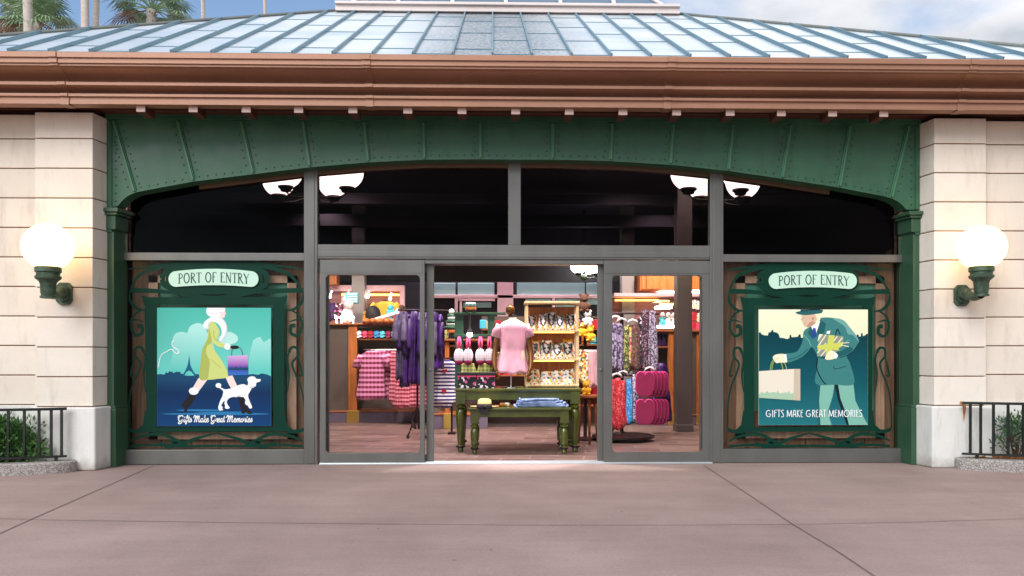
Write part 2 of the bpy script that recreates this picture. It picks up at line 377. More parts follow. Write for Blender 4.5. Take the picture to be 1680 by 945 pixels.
# interior
MAT['int_dark'] = mk('black purple paint', (26,18,30), .8, var=.1)
MAT['int_purple'] = mk('dark plum bulkhead', (18,11,22), .7, var=.15)
MAT['pink_trim'] = mk('mauve pink painted trim', (200,160,166), .5, var=.06)
MAT['pink_slat'] = mk('pink slatwall', (140,92,88), .6, var=.1, vs=4, stretch=(.3,1,8))
MAT['teal_pane'] = mk('teal grey blind', (128,160,160), .5, var=.08)
MAT['wood_orange'] = wood('orange oak', (150,82,34), (196,120,58))
MAT['wood_red'] = wood('red brown oak', (120,66,34), (168,98,54), vert=False)
MAT['wood_brown'] = wood('brown backing board', (112,76,62), (150,108,92), .6)
MAT['wood_cream'] = wood('pale maple', (206,176,128), (228,202,156))
MAT['panel_grey'] = mk('grey brown laminate', (92,82,76), .4, var=.1, vs=3)
MAT['pillar_grey'] = mk('grey pillar paint', (128,122,122), .5, var=.06)
MAT['pillar_dark'] = mk('dark pillar paint', (74,66,62), .45, var=.08)
MAT['plinth_purple'] = mk('purple grey plinth', (98,88,104), .5, var=.06)
MAT['brass'] = mk('brass foot', (214,182,96), .28, metal=.8, var=.08)
MAT['green_lacq'] = mk('olive green lacquer', (74,82,18), .22, var=.2, vs=5, coat=.6, hue2=(50,56,10))
MAT['chrome'] = mk('polished steel', (200,200,204), .15, metal=1)
MAT['iron_brown'] = mk('dark brown iron', (44,28,28), .4, metal=.5)
MAT['white'] = mk('white plastic', (228,226,226), .4, var=.03)
MAT['black'] = mk('black cloth', (20,18,22), .7)
MAT['cyan'] = mk('cyan card', (70,190,210), .5, var=.05)
MAT['yellow'] = mk('mustard yellow cloth', (206,170,60), .85, var=.08, bump=.3, bs=30)
MAT['pink_tee'] = mk('rose pink jersey', (226,164,180), .85, var=.05, vs=6, bump=.3, bs=60)
MAT['bronze'] = mk('bronze mannequin lacquer', (112,72,34), .3, metal=.5, var=.12)
MAT['cream'] = mk('cream plaster', (232,216,180), .5, var=.03)
MAT['straw'] = mk('woven straw', (218,190,124), .8, var=.15, vs=60, bump=.4, bs=150)
MAT['denim'] = mk('washed denim', (128,146,180), .85, var=.35, vs=12, hue2=(74,92,136), bump=.3, bs=80)
MAT['purple'] = mk('purple velour', (64,20,104), .45, var=.35, vs=9, hue2=(16,6,30))
MAT['grey_violet'] = mk('grey violet jersey', (96,84,112), .7, var=.25, vs=9, hue2=(34,28,44))
MAT['magenta'] = mk('magenta felt', (138,16,70), .7, var=.15, vs=6)
MAT['magenta_edge'] = mk('bright magenta piping', (226,60,140), .6)
MAT['pink_strap'] = mk('hot pink strap', (226,66,116), .6)
MAT['red'] = mk('crimson cloth', (176,24,40), .8, var=.2, vs=9)
MAT['lamp_white'] = emitter('white display lamp', (255,250,244), 9.0)
MAT['lamp_warm'] = emitter('warm shelf light', (255,196,96), 2.0)
MAT['toy_yellow'] = mk('yellow plush', (236,178,40), .9, var=.1)
MAT['toy_brown'] = mk('brown plush', (90,58,40), .9, var=.15)
MAT['f_gingham_pink'] = fabric('magenta gingham', [(230,156,196),(120,0,56)], 'plaid', 12)
MAT['f_gingham_red'] = fabric('red gingham', [(228,140,160),(136,0,30)], 'plaid', 15)
MAT['f_gingham_yel'] = fabric('yellow green gingham', [(232,214,120),(120,150,90)], 'gingham', 22)
MAT['f_stripe'] = fabric('navy white stripes', [(232,228,240),(52,42,104)], 'stripe', 19)
MAT['f_floral_w'] = fabric('white floral print', [(240,236,232),(236,232,230),(120,176,178),(224,96,72),(236,232,226),(60,56,60),(222,190,90),(240,236,232)], 'floral', 42)
MAT['f_floral_b'] = fabric('black floral print', [(24,20,26),(28,22,28),(236,226,236),(26,20,26),(196,90,140),(24,20,26)], 'floral', 30)
MAT['f_floral_m'] = fabric('multicolour print', [(206,166,70),(232,220,196),(60,120,80),(196,60,60),(236,226,200),(110,70,60),(230,196,90)], 'floral', 34)
MAT['f_paisley_d'] = fabric('dark paisley print', [(38,26,34),(60,40,50),(150,120,130),(34,24,32),(84,50,60)], 'floral', 55)
MAT['f_paisley_r'] = fabric('rust paisley print', [(96,56,48),(140,96,80),(70,84,60),(120,60,64),(60,40,44)], 'floral', 55)
MAT['f_leopard'] = fabric('grey leopard print', [(196,188,204),(60,54,70),(188,178,196),(120,110,130)], 'floral', 60)
MAT['f_red_print'] = fabric('red lace print', [(196,32,44),(176,22,36),(226,110,110),(190,28,40)], 'floral', 60)
MAT['f_blue_print'] = fabric('bright blue print', [(46,140,206),(40,128,196),(120,190,230),(44,136,204)], 'floral', 60)
MAT['f_lime'] = fabric('lime print', [(150,160,70),(60,60,40),(190,196,120),(80,84,50)], 'floral', 50)
MAT['f_grey'] = fabric('violet grey print', [(150,138,168),(84,72,100),(170,160,186),(60,52,74)], 'floral', 34)
def tiles():
    m, nt, b = nodes('brown floor tiles'); L = nt.links.new
    tc = N(nt,'ShaderNodeTexCoord'); mp = N(nt,'ShaderNodeMapping'); mp.inputs['Rotation'].default_value = (0,0,radians(8)); L(tc.outputs['Object'], mp.inputs[0])
    br = N(nt,'ShaderNodeTexBrick'); br.inputs['Scale'].default_value = 1.0; br.inputs['Brick Width'].default_value = .62; br.inputs['Row Height'].default_value = .31; br.inputs['Mortar Size'].default_value = .009
    br.inputs['Color1'].default_value = lin((104,82,76)); br.inputs['Color2'].default_value = lin((130,106,98)); br.inputs['Mortar'].default_value = lin((146,126,122)); L(mp.outputs[0], br.inputs['Vector'])
    nz = N(nt,'ShaderNodeTexNoise'); nz.inputs['Scale'].default_value = 6; nz.inputs['Detail'].default_value = 6; L(tc.outputs['Object'], nz.inputs['Vector'])
    r = N(nt,'ShaderNodeValToRGB'); r.color_ramp.elements[0].position = .3; r.color_ramp.elements[0].color = (.75,.75,.75,1); r.color_ramp.elements[1].position = .7; r.color_ramp.elements[1].color = (1,1,1,1); L(nz.outputs['Fac'], r.inputs[0])
    x = N(nt,'ShaderNodeMixRGB', blend_type='MULTIPLY'); x.inputs[0].default_value = 1; L(br.outputs['Color'], x.inputs[1]); L(r.outputs[0], x.inputs[2]); L(x.outputs[0], b.inputs['Base Color'])
    b.inputs['Roughness'].default_value = .38
    return m
MAT['tiles'] = tiles()
# ================================================================== SETTING
g = M()
g.box(-120, 120, -120, 120, -.4, 0)
pave = g.build('pavement', [MAT['pave'], MAT['joint']], origin=(0,0,0)); tag(pave, kind='structure')
jm = M()
def joint(pts, w=.010):
    ps = [G(x, y) for x, y in pts]
    ps = [Vector((p.x, p.y)) for p in ps]
    for a, b in zip(ps, ps[1:]):
        t = (b-a).normalized(); n = Vector((-t.y, t.x))*w/2
        jm.add([(a.x-n.x,a.y-n.y,.004),(b.x-n.x,b.y-n.y,.004),(b.x+n.x,b.y+n.y,.004),(a.x+n.x,a.y+n.y,.004)], [(0,1,2,3)])
joint([(252,764),(150,809),(50,853),(-60,903)]); joint([(1155,764),(1227,811),(1301,861),(1368,901),(1435,946),(1500,990)])
joint([(-60,849),(50,853),(400,858),(840,862),(1100,862),(1301,861)], .008); joint([(1301,861),(1500,857),(1760,849)], .007)
# hairline cracks and gum spots belong to the ground
for px, py in ((140,905),(620,868),(650,872),(806,903),(1020,840),(905,852),(1067,850),(320,800),(1290,798),(745,920)):
    c = G(px, py); r = .004+RND.random()*.006
    jm.add([(c.x+r*cos(k*1.05)*(.7+.6*RND.random()), c.y+r*sin(k*1.05)*(.7+.6*RND.random()), .0045) for k in range(6)], [tuple(range(6))])
jo = jm.build('pavement_joint', MAT['joint'], parent=pave)

# ================================================================== BUILDING SHELL
B = thing('shop_building', 'shop pavilion with green riveted arch, pale stone piers and silver metal roof', 'building', (0, 0, 0))
YP, YC, YW, YPL = -.45, -.22, -.36, -.50      # planes: pilaster, column, wall, plinth
ZPL = PZ(668, 156, YP)                       # top of the plinth
CH = (PZ(277, 156, YP)-ZPL)/8.0              # course height
ZTOP = 3.675
def courses(mb, plan_fn, z0, ztop, h, gap=.011, m=0):
    z = z0; out = []
    while z < ztop-.02:
        z1 = min(z+h, ztop); mb.plan(plan_fn(0), z+gap, z1, m); z += h
xl0, xl1, xlb = PX(57,YP), PX(152,YP), PX(176,YC)
xr0, xr1, xrb = PX(1533,YP), PX(1618,YP), PX(1508.5,YC)
for side in (0, 1):
    if side == 0:
        pl = lambda e: [(xl0-e,YP-e),(xl1+e,YP-e),(xlb+e,YC),(xlb+e,.35),(xl0-e,.35)]
        wx0, wx1 = -12.0, xl0+.02
    else:
        pl = lambda e: [(xr0-e,YP-e),(xr1+e,YP-e),(xr1+e,.35),(xrb-e,.35),(xrb-e,YC)]
        wx0, wx1 = xr1-.02, 12.0
    w = M(); z = ZPL+.016
    nz = 0
    while z < ZTOP:
        z1 = min(z+CH, ZTOP); w.box(wx0, wx1, YW, .3, z+.011, z1, 0); z += CH
    w.box(wx0, wx1, YW+.014, .29, .0, ZTOP-.01, 1)
    w.box(wx0, wx1, YW-.035, .28, 0, ZPL+.016, 2)
    wo = w.build('wall', [MAT['stone_wall'], MAT['mortar'], MAT['plinth']], B, bevel=.006)
    p = M(); courses(p, pl, ZPL, ZTOP, CH)
    core = pl(-.014); p.plan(core, 0, ZTOP-.01, 1)
    po = p.build('pilaster', [MAT['stone'], MAT['mortar']], B, bevel=.006)
    q = M(); q.plan(pl(.045), 0, ZPL, 0)
    q.build('plinth', MAT['plinth'], po, bevel=.018, seg=3)

# ---------------- green columns
ZCAP = PZ(344, 190, YC)
colx = [(PX(188,YC), PX(208,0), PX(165,YC), -1), (PX(1497,YC), PX(1475,0), PX(1520,YC), 1)]
for xf, xbk, xo, sg in colx:
    def cp(e, d=0):
        pts = [(xo, YC-e),(xf-sg*e, YC-e),(xbk-sg*e, .06),(xo, .06)]
        return pts if sg < 0 else pts[::-1]
    c = M(); c.plan(cp(0), 0, ZCAP-.05, 0)
    # raised border of the sunk front panel
    xs0, xs1 = sorted((xf, xo))
    c.box(xf-sg*-.0, xf+sg*.028, YC-.014, YC+.01, ZPL, ZCAP-.21, 0)
    c.box(xs0, xs1, YC-.014, YC+.01, ZCAP-.24, ZCAP-.21, 0)
    co = c.build('column', MAT['green_dark'], B, bevel=.004)
    k = M(); k.plan(cp(.02), ZCAP-.21, ZCAP-.06, 0); k.plan(cp(.045), ZCAP-.06, ZCAP-.03, 0); k.plan(cp(.065), ZCAP-.03, ZCAP+.012, 0)
    k.build('capital', MAT['green_dark'], co, bevel=.008)
    k = M(); k.plan(cp(.02), 0, ZPL-.03, 0); k.plan(cp(.012), ZPL-.03, ZPL, 0)
    k.build('base', MAT['green_dark'], co, bevel=.006)

# ---------------- riveted arch fascia
arch_px = [(176,341),(194,338),(198,333),(203,327.5),(209,322.5),(216,318.5),(226,315),(317,298),(419,285.5),(509,274.5),(603,266.5),(697,262),(788,261.5),(850,262),(907,262),(1002,264.5),(1101,270.5),(1195,280.6),(1259,289.8),(1372,307),(1450,322),(1463,326),(1472,330.5),(1480,337),(1486,344),(1508,344)]
arch = [(P(x,y,YC).x, P(x,y,YC).z) for x, y in arch_px]
ztopF = (PZ(190,176,YC)+PZ(206,1508,YC))/2
outl = arch + [(arch[-1][0], ztopF), (arch[0][0], ztopF)]
f = M(); f.slab(outl, YC, -.045, 0)
f.box(arch[0][0], arch[-1][0], YC-.05, YC+.0, ztopF-.02, ztopF+.03, 0)
# raised edges
f.box(arch[0][0]-.0, arch[0][0]+.05, YC-.012, YC+.004, arch[0][1], ztopF-.03, 0); f.box(arch[-1][0]-.045, arch[-1][0], YC-.012, YC+.004, arch[-1][1], ztopF-.03, 0)
# lip along the arch
for (x0,z0),(x1,z1) in zip(arch[1:-1], arch[2:-1]):
    f.add([(x0,YC-.012,z0-.002),(x1,YC-.012,z1-.002),(x1,YC-.012,z1+.018),(x0,YC-.012,z0+.018),(x0,YC+.02,z0-.002),(x1,YC+.02,z1-.002),(x1,YC+.02,z1+.018),(x0,YC+.02,z0+.018)],
          [(0,1,2,3),(3,2,6,7),(0,4,5,1)], 0)
def rivet(mb, x, z, y=None, r=.0088):
    y = YC if y is None else y
    rs = [[(x+q*cos(2*pi*i/7), y-d, z+q*sin(2*pi*i/7)) for i in range(7)] for q, d in ((r,-.002),(r*.9,.006),(r*.45,.010))]
    mb.rings(rs, 0, cap0=False)
def zarch(x):
    for (x0,z0),(x1,z1) in zip(arch, arch[1:]):
        if x0 <= x <= x1: return z0+(z1-z0)*(x-x0)/max(1e-6,x1-x0)
    return arch[0][1]
ribs_px = [(188,222),(293,318),(397,416),(498,509),(598,605),(695,697),(788,789),(907,907),(1004,1002),(1104,1100),(1202,1195),(1297,1283),(1394,1377),(1490,1462)]
ribs = []
for a, b in ribs_px:
    xt = P(a,198,YC).x; xb = P(b,270,YC).x; ribs.append((xt, ztopF-.03, xb, zarch(xb)+.012))
for xt, zt, xb, zb in ribs:
    d = Vector((xb-xt, zb-zt)); Ln = d.length; d.normalize(); n = Vector((-d.y, d.x)); k = int(Ln/.082)
    for i in range(k):
        q = .05+i*.082
        for s_ in (-1, 1):
            x = xt+d.x*q+n.x*.062*s_; z = zt+d.y*q+n.y*.062*s_
            if z > zarch(x)+.05 and arch[0][0]+.06 < x < arch[-1][0]-.06: rivet(f, x, z)
x = arch[0][0]+.35
while x < arch[-1][0]-.35:
    if all(abs(x-r[2]) > .05 for r in ribs): rivet(f, x, zarch(x)+.045)
    x += .0875
for xx in (arch[0][0]+.09, arch[-1][0]-.085):
    z = arch[0][1]+.07
    while z < ztopF-.08: rivet(f, xx, z); z += .085
fo = f.build('arch_fascia', [MAT['green']], B, smooth='auto')
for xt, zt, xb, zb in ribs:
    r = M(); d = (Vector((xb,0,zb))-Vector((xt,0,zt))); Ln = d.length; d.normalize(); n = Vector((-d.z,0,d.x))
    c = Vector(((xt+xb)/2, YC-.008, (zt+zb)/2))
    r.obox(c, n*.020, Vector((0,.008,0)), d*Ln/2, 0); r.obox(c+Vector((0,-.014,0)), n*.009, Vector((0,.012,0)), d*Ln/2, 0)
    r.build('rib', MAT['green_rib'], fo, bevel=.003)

# ---------------- copper cornice
CZ1, CZ0 = 4.085, 3.658
prof = [(0,-.86),(0,-1.035),(.02,-1.04),(.125,-1.04),(.13,-1.02),(.235,-1.02),(.24,-1.0),(.285,-1.0),(.292,-.975)]
for i in range(9):
    a = i/8*pi/2; prof.append((.295+.25*(i/8), -.955+.175*sin(i/8*pi*.62)/1.0))
prof += [(.55,-.868),(.552,-.872),(.62,-.872),(.624,-.84)]
for i in range(7):
    prof.append((.63+.145*(i/6), -.835+.085*sin(i/6*pi*.7)))
prof += [(.782,-.822),(.84,-.822),(.845,-.795),(1.0,-.795),(1.0,-.66)]
PR = [(y, CZ1-t*(CZ1-CZ0)) for t, y in prof]
def sweep(mb, x0, x1, PRf, m=0):
    n = len(PRf); vs = [(x0,y,z) for y, z in PRf]+[(x1,y,z) for y, z in PRf]
    mb.add(vs, [(i,i+1,i+1+n,i+n) for i in range(n-1)], m)
c = M(); nseg = [-12.0]+[PX(px,-.9) for px in (92,604,1096,1588)]+[12.0]
for a, b in zip(nseg, nseg[1:]): sweep(c, a+.002, b-.002, PR)
co = c.build('cornice', MAT['copper'], B)
for px in (98,604,1098,1586):
    x = PX(px,-.9); j = M(); sweep(j, x-.038, x+.038, [(y-.011,z-(.009 if i > len(PR)-3 else 0)) for i, (y, z) in enumerate(PR)])
    n = len(PR)
    j.add([(x-.038,y-.011,z) for y, z in PR]+[(x-.038,y+.002,z) for y, z in PR], [(i,i+n,i+n+1,i+1) for i in range(n-1)])
    j.add([(x+.038,y-.011,z) for y, z in PR]+[(x+.038,y+.002,z) for y, z in PR], [(i,i+1,i+n+1,i+n) for i in range(n-1)])
    j.build('joint_cover', MAT['copper'], co)
s_ = M(); s_.box(-12, 12, -.79, -.02, ZTOP+.05, ZTOP+.09, 0)
for i in range(5): s_.box(-12, 12, -.70+i*.14, -.69+i*.14, ZTOP+.038, ZTOP+.052, 0)
so = s_.build('soffit', MAT['copper_dark'], B)
bb = M(); bb.box(-12, 12, -.765, -.72, CZ0+.003, ZTOP+.05, 0); bb.build('fascia_board', MAT['copper_dark'], B)
for px in (231,317,404,490,579,669,758,846,934,1022,1110,1198,1282,1366,1450):
    x = PX(px,-.74); t = M(); z1 = PZ(175, px, -.745) if 0 else CZ0-.002; t.box(x-.043, x+.043, -.73, -.50, z1-.056, z1+.03, 0)
    t.box(x-.0445, x+.0445, -.745, -.73, z1-.057, z1+.001, 1)
    t.build('rafter_tail', [MAT['copper_dark'], MAT['tail']], B, bevel=.004)

# ---------------- standing seam roof
SL = .53; YE = -1.0; ZE = CZ1+.0
def RP(px, py):       # pixel -> point on the front roof plane
    a = (px-840)/F; b = (HY-py)/F; dx = FW[0]+a*RT[0]; dy = FW[1]+a*RT[1]
    # z = ZE+SL*(Y-YE); H+t*b = ZE+SL*(-D+t*dy-YE)
    t = (ZE+SL*(-D-YE)-H)/(b-SL*dy); return Vector((t*dx, -D+t*dy, H+t*b))
TL, TR = RP(548,20), RP(1110,23)
ytop = (TL.y+TR.y)/2; ztop = ZE+SL*(ytop-YE)
TL = Vector((TL.x,ytop,ztop)); TR = Vector((TR.x,ytop,ztop))
EL = RP(0,60); ER = RP(1680,78)
def hipx(T, E, y): return T.x+(E.x-T.x)*(ytop-y)/(ytop-E.y)
exL, exR = hipx(TL,EL,YE), hipx(TR,ER,YE)
r = M()
r.add([(exL,YE,ZE),(exR,YE,ZE),TR,TL], [(0,1,2,3)], 0)
BK = 16.0
for T, ex, sg in ((TL,exL,-1),(TR,exR,1)):
    q = [(ex,YE,ZE),(T.x,T.y,T.z),(T.x,BK,T.z),(ex,BK,ZE)]
    r.add(q, [(0,1,2,3) if sg < 0 else (0,3,2,1)], 0)
    e2 = [(ex,YE,ZE),(ex,BK,ZE),(ex+sg*14,BK,ZE-2.2),(ex+sg*14,YE,ZE-.02)]
    r.add([(ex,YE,ZE-.01),(ex+sg*8,YE,ZE-.012),(ex+sg*8,BK,ZE-.6),(ex,BK,ZE-.6)], [(0,1,2,3) if sg > 0 else (0,3,2,1)], 0)
nrm = Vector((0,-SL,1)).normalized(); upv = Vector((0,1,SL)).normalized()
xs = []; sp = .387; x0 = PX(808,YE)
k = -20
while k < 20: xs.append(x0+k*sp); k += 1
lo, hi = exL, exR
rj = random.Random(5)
def roof_y_top(x):
    if x < TL.x: return YE+(x-exL)/(TL.x-exL)*(ytop-YE)
    if x > TR.x: return YE+(exR-x)/(exR-TR.x)*(ytop-YE)
    return ytop
for i, x in enumerate(xs):
    if not (lo+.1 < x < hi-.1): continue
    yt = roof_y_top(x); a = Vector((x,YE,ZE)); b = Vector((x,yt,ZE+SL*(yt-YE)))
    c = (a+b)/2+nrm*.018
    r.obox(c, Vector((.0085,0,0)), upv*((b-a).length/2), nrm*.019, 1)
    # cross laps, staggered
    for q in ((.42,1.62,2.75) if i % 2 else (.10,1.05,2.2,3.2)):
        ym = YE+q
        if x+sp > hi or ym > min(roof_y_top(x), roof_y_top(min(x+sp,hi)))-.1: continue
        cc = Vector((x+sp/2, ym, ZE+SL*q))+nrm*.003
        r.obox(cc, Vector((sp/2-.012,0,0)), upv*.007, nrm*.004, 1)
ro = r.build('roof', [MAT['roof'], MAT['seam']], B)
for T, ex, E in ((TL,exL,EL),(TR,exR,ER)):
    h = M(); h.tube([(ex,YE,ZE+.012),(T.x,T.y,T.z+.012)], .024, 6); h.build('ridge_cap', MAT['ridge'], ro)
# skylight lantern
k = M(); zb = ztop+.02; xa, xb = PX(553,ytop), PX(1112,ytop)
k.box(xa, xb, ytop-.14, BK-1, zb-.06, zb+.052, 0); k.box(xa-.0, xb, ytop-.18, ytop-.135, zb+.022, zb+.062, 0)
sk = k.build('skylight', MAT['white_frame'], B, bevel=.006)
gx0, gx1, gy = PX(571,ytop), PX(1094,ytop), ytop+.02; gz = zb+.082; rise = 2.0; ins = 1.6
k = M(); k.add([(gx0,gy,gz),(gx1,gy,gz),(gx1-ins,gy+ins*1.25,gz+rise),(gx0+ins,gy+ins*1.25,gz+rise),(gx0,BK-1.2,gz),(gx1,BK-1.2,gz),(gx0+ins,BK-1.2-ins,gz+rise),(gx1-ins,BK-1.2-ins,gz+rise)],
    [(0,1,2,3),(0,3,6,4),(1,5,7,2),(3,2,7,6),(4,6,7,5)], 0)
k.build('skylight_glazing', MAT['sky_glass'], sk)
k = M(); k.box(gx0-.05, gx1+.05, gy-.04, gy+.02, gz-.02, gz+.012, 0)
fr = Vector((0, ins*1.25, rise)).normalized(); nn = Vector((0,-rise,ins*1.25)).normalized()
for px in (653,742,830,920,1008):
    x = PX(px,ytop); Ln = Vector((0,ins*1.25,rise)).length
    k.obox(Vector((x,gy,gz))+fr*Ln/2+nn*.02, Vector((.026,0,0)), fr*Ln/2, nn*.03, 0)
for xg, sg in ((gx0,1),(gx1,-1)): k.tube([(xg,gy,gz+.01),(xg+sg*ins,gy+ins*1.25,gz+rise+.01)], .03, 6)
k.build('glazing_bar', MAT['white_frame'], sk, bevel=.004)

# ---------------- storefront frame
ZB = PZ(757, 350, 0)
Ztr0, Ztr1 = PZ(426,842,0), PZ(403,842,0)          # centre transom bar
Zst0, Zst1 = PZ(429.5,842,0), PZ(417,842,0)         # side transom bars
X = lambda px: PX(px, 0)
fr_ = M()
for a, b in ((500.5,522.5),(1163,1184.5)):
    fr_.box(X(a), X(b), -.055, .07, 0.0, 3.28, 0); fr_.box(X(a)+.03, X(b)-.03, -.062, -.054, 0.01, 3.2, 0)
fr_.box(X(834), X(854), -.05, .06, Ztr1, 3.3, 0)
fr_.box(X(522.5), X(1163), -.05, .07, Ztr0, Ztr1, 0); fr_.box(X(523), X(1162.5), -.058, -.049, Ztr0+.02, Ztr0+.075, 0)
fr_.box(X(206), X(500.5), -.045, .06, Zst0, Zst1, 0); fr_.box(X(1184.5), X(1477), -.045, .06, Zst0, Zst1, 0)
fr_.box(X(208), X(500.5), -.05, .07, 0.005, PZ(737,350,0), 0); fr_.box(X(1184.5), X(1475), -.05, .07, 0.005, PZ(735.5,1330,0), 0)
fo2 = fr_.build('storefront_frame', MAT['alu'], B, bevel=.004)
# arched head bar behind the fascia
h = M()
for (x0,z0),(x1,z1) in zip(arch[7:-7], arch[8:-6]):
    h.add([(x0,-.044,z0-.045),(x1,-.044,z1-.045),(x1,-.044,z1+.06),(x0,-.044,z0+.06),(x0,.05,z0-.045),(x1,.05,z1-.045)], [(0,1,2,3),(0,4,5,1)], 0)
h.build('arched_head_bar', MAT['alu_brown'], fo2)
for (a, b, zb_) in ((209,500,Zst1),(523,833,Ztr1),(855,1162,Ztr1),(1185,1474,Zst1)):
    t = M(); t.box(X(a), X(b), .0, .012, zb_, 3.3, 0)
    for q in (0,): pass
    t.build('transom_window', MAT['glass_dark'], B)

# ---------------- automatic doors
ZD1 = PZ(428,842,0)
def frame_rect(mb, x0, x1, z0, z1, l, r_, t, bt, y0, y1, rad=.05, m=0):
    """frame with a rounded-corner opening"""
    ix0, ix1, iz0, iz1 = x0+l, x1-r_, z0+bt, z1-t
    mb.box(x0, ix0, y0, y1, z0, z1, m); mb.box(ix1, x1, y0, y1, z0, z1, m); mb.box(ix0, ix1, y0, y1, iz1, z1, m); mb.box(ix0, ix1, y0, y1, z0, iz0, m)
    for cx, cz, sx, sz in ((ix0,iz0,1,1),(ix1,iz0,-1,1),(ix0,iz1,1,-1),(ix1,iz1,-1,-1)):
        arc = [(cx+sx*rad*(1-sin(a*pi/12)), cz+sz*rad*(1-cos(a*pi/12))) for a in range(7)]
        pts = [(cx,cz)]+[(p, q) for p, q in arc]
        mb.slab(pts, y0+.002, y1-.002, m)
for (a, b, ga, gb) in ((526.5,697,535.5,689.5),(990,1166,1003.5,1151)):
    d = M(); frame_rect(d, X(a), X(b), .012, ZD1, X(ga)-X(a), X(b)-X(gb), ZD1-PZ(452,842,0), PZ(742,842,0)-.012, -.045, .02)
    d.box(X(a)+.02, X(b)-.02, -.05, -.044, PZ(449,842,0), PZ(431,842,0), 0)
    do = d.build('door', MAT['alu'], B, bevel=.004); tag(do, 'fixed sidelight of the automatic entrance')
    g_ = M(); g_.box(X(ga)-.02, X(gb)+.02, -.016, -.008, PZ(744,842,0), PZ(450,842,0), 0); g_.build('pane', MAT['glass'], do)
for (a, b, k0, k1) in ((700,712,540,700),(980,991,991,1148)):
    d = M(); Yd = .07; x0, x1 = PX(a,Yd), PX(b,Yd)
    d.box(x0, x1, Yd-.02, Yd+.025, .012, PZ(433,842,Yd), 0)
    lx0, lx1 = (PX(540,Yd), x0) if a < 800 else (x1, PX(1148,Yd))
    d.box(lx0, lx1, Yd-.018, Yd+.022, .012, PZ(745,842,Yd), 0); d.box(lx0, lx1, Yd-.018, Yd+.022, PZ(447,842,Yd), PZ(433,842,Yd), 0)
    ex = lx0-.04 if a < 800 else lx1
    d.box(ex, ex+.04, Yd-.018, Yd+.022, .012, PZ(433,842,Yd), 0)
    do = d.build('door', MAT['alu'], B, bevel=.004); tag(do, 'open sliding leaf parked behind the sidelight')
    g_ = M(); g_.box(lx0, lx1, Yd-.004, Yd+.004, PZ(746,842,Yd), PZ(446,842,Yd), 0); g_.build('pane', MAT['glass'], do)
    lk = M(); zc = 1.02; lk.lathe([(.018,0),(.018,-.008),(.012,-.012)], ((x0+x1)/2,Yd-.02,zc), 14, axis='y'); lk.build('lock', MAT['alu'], do, smooth='auto')
hd = M(); hd.box(X(697), X(990), -.03, .16, PZ(433.5,842,0), Ztr0, 0); hd.build('door_header', MAT['alu'], B, bevel=.004)
th = M(); th.box(X(526), X(1166), -.09, .14, 0, .012, 0)
for yy in (-.06,-.02,.04,.09): th.box(X(526), X(1166), yy, yy+.012, .012, .016, 0)
th.build('threshold', MAT['steel'], B, bevel=.003)

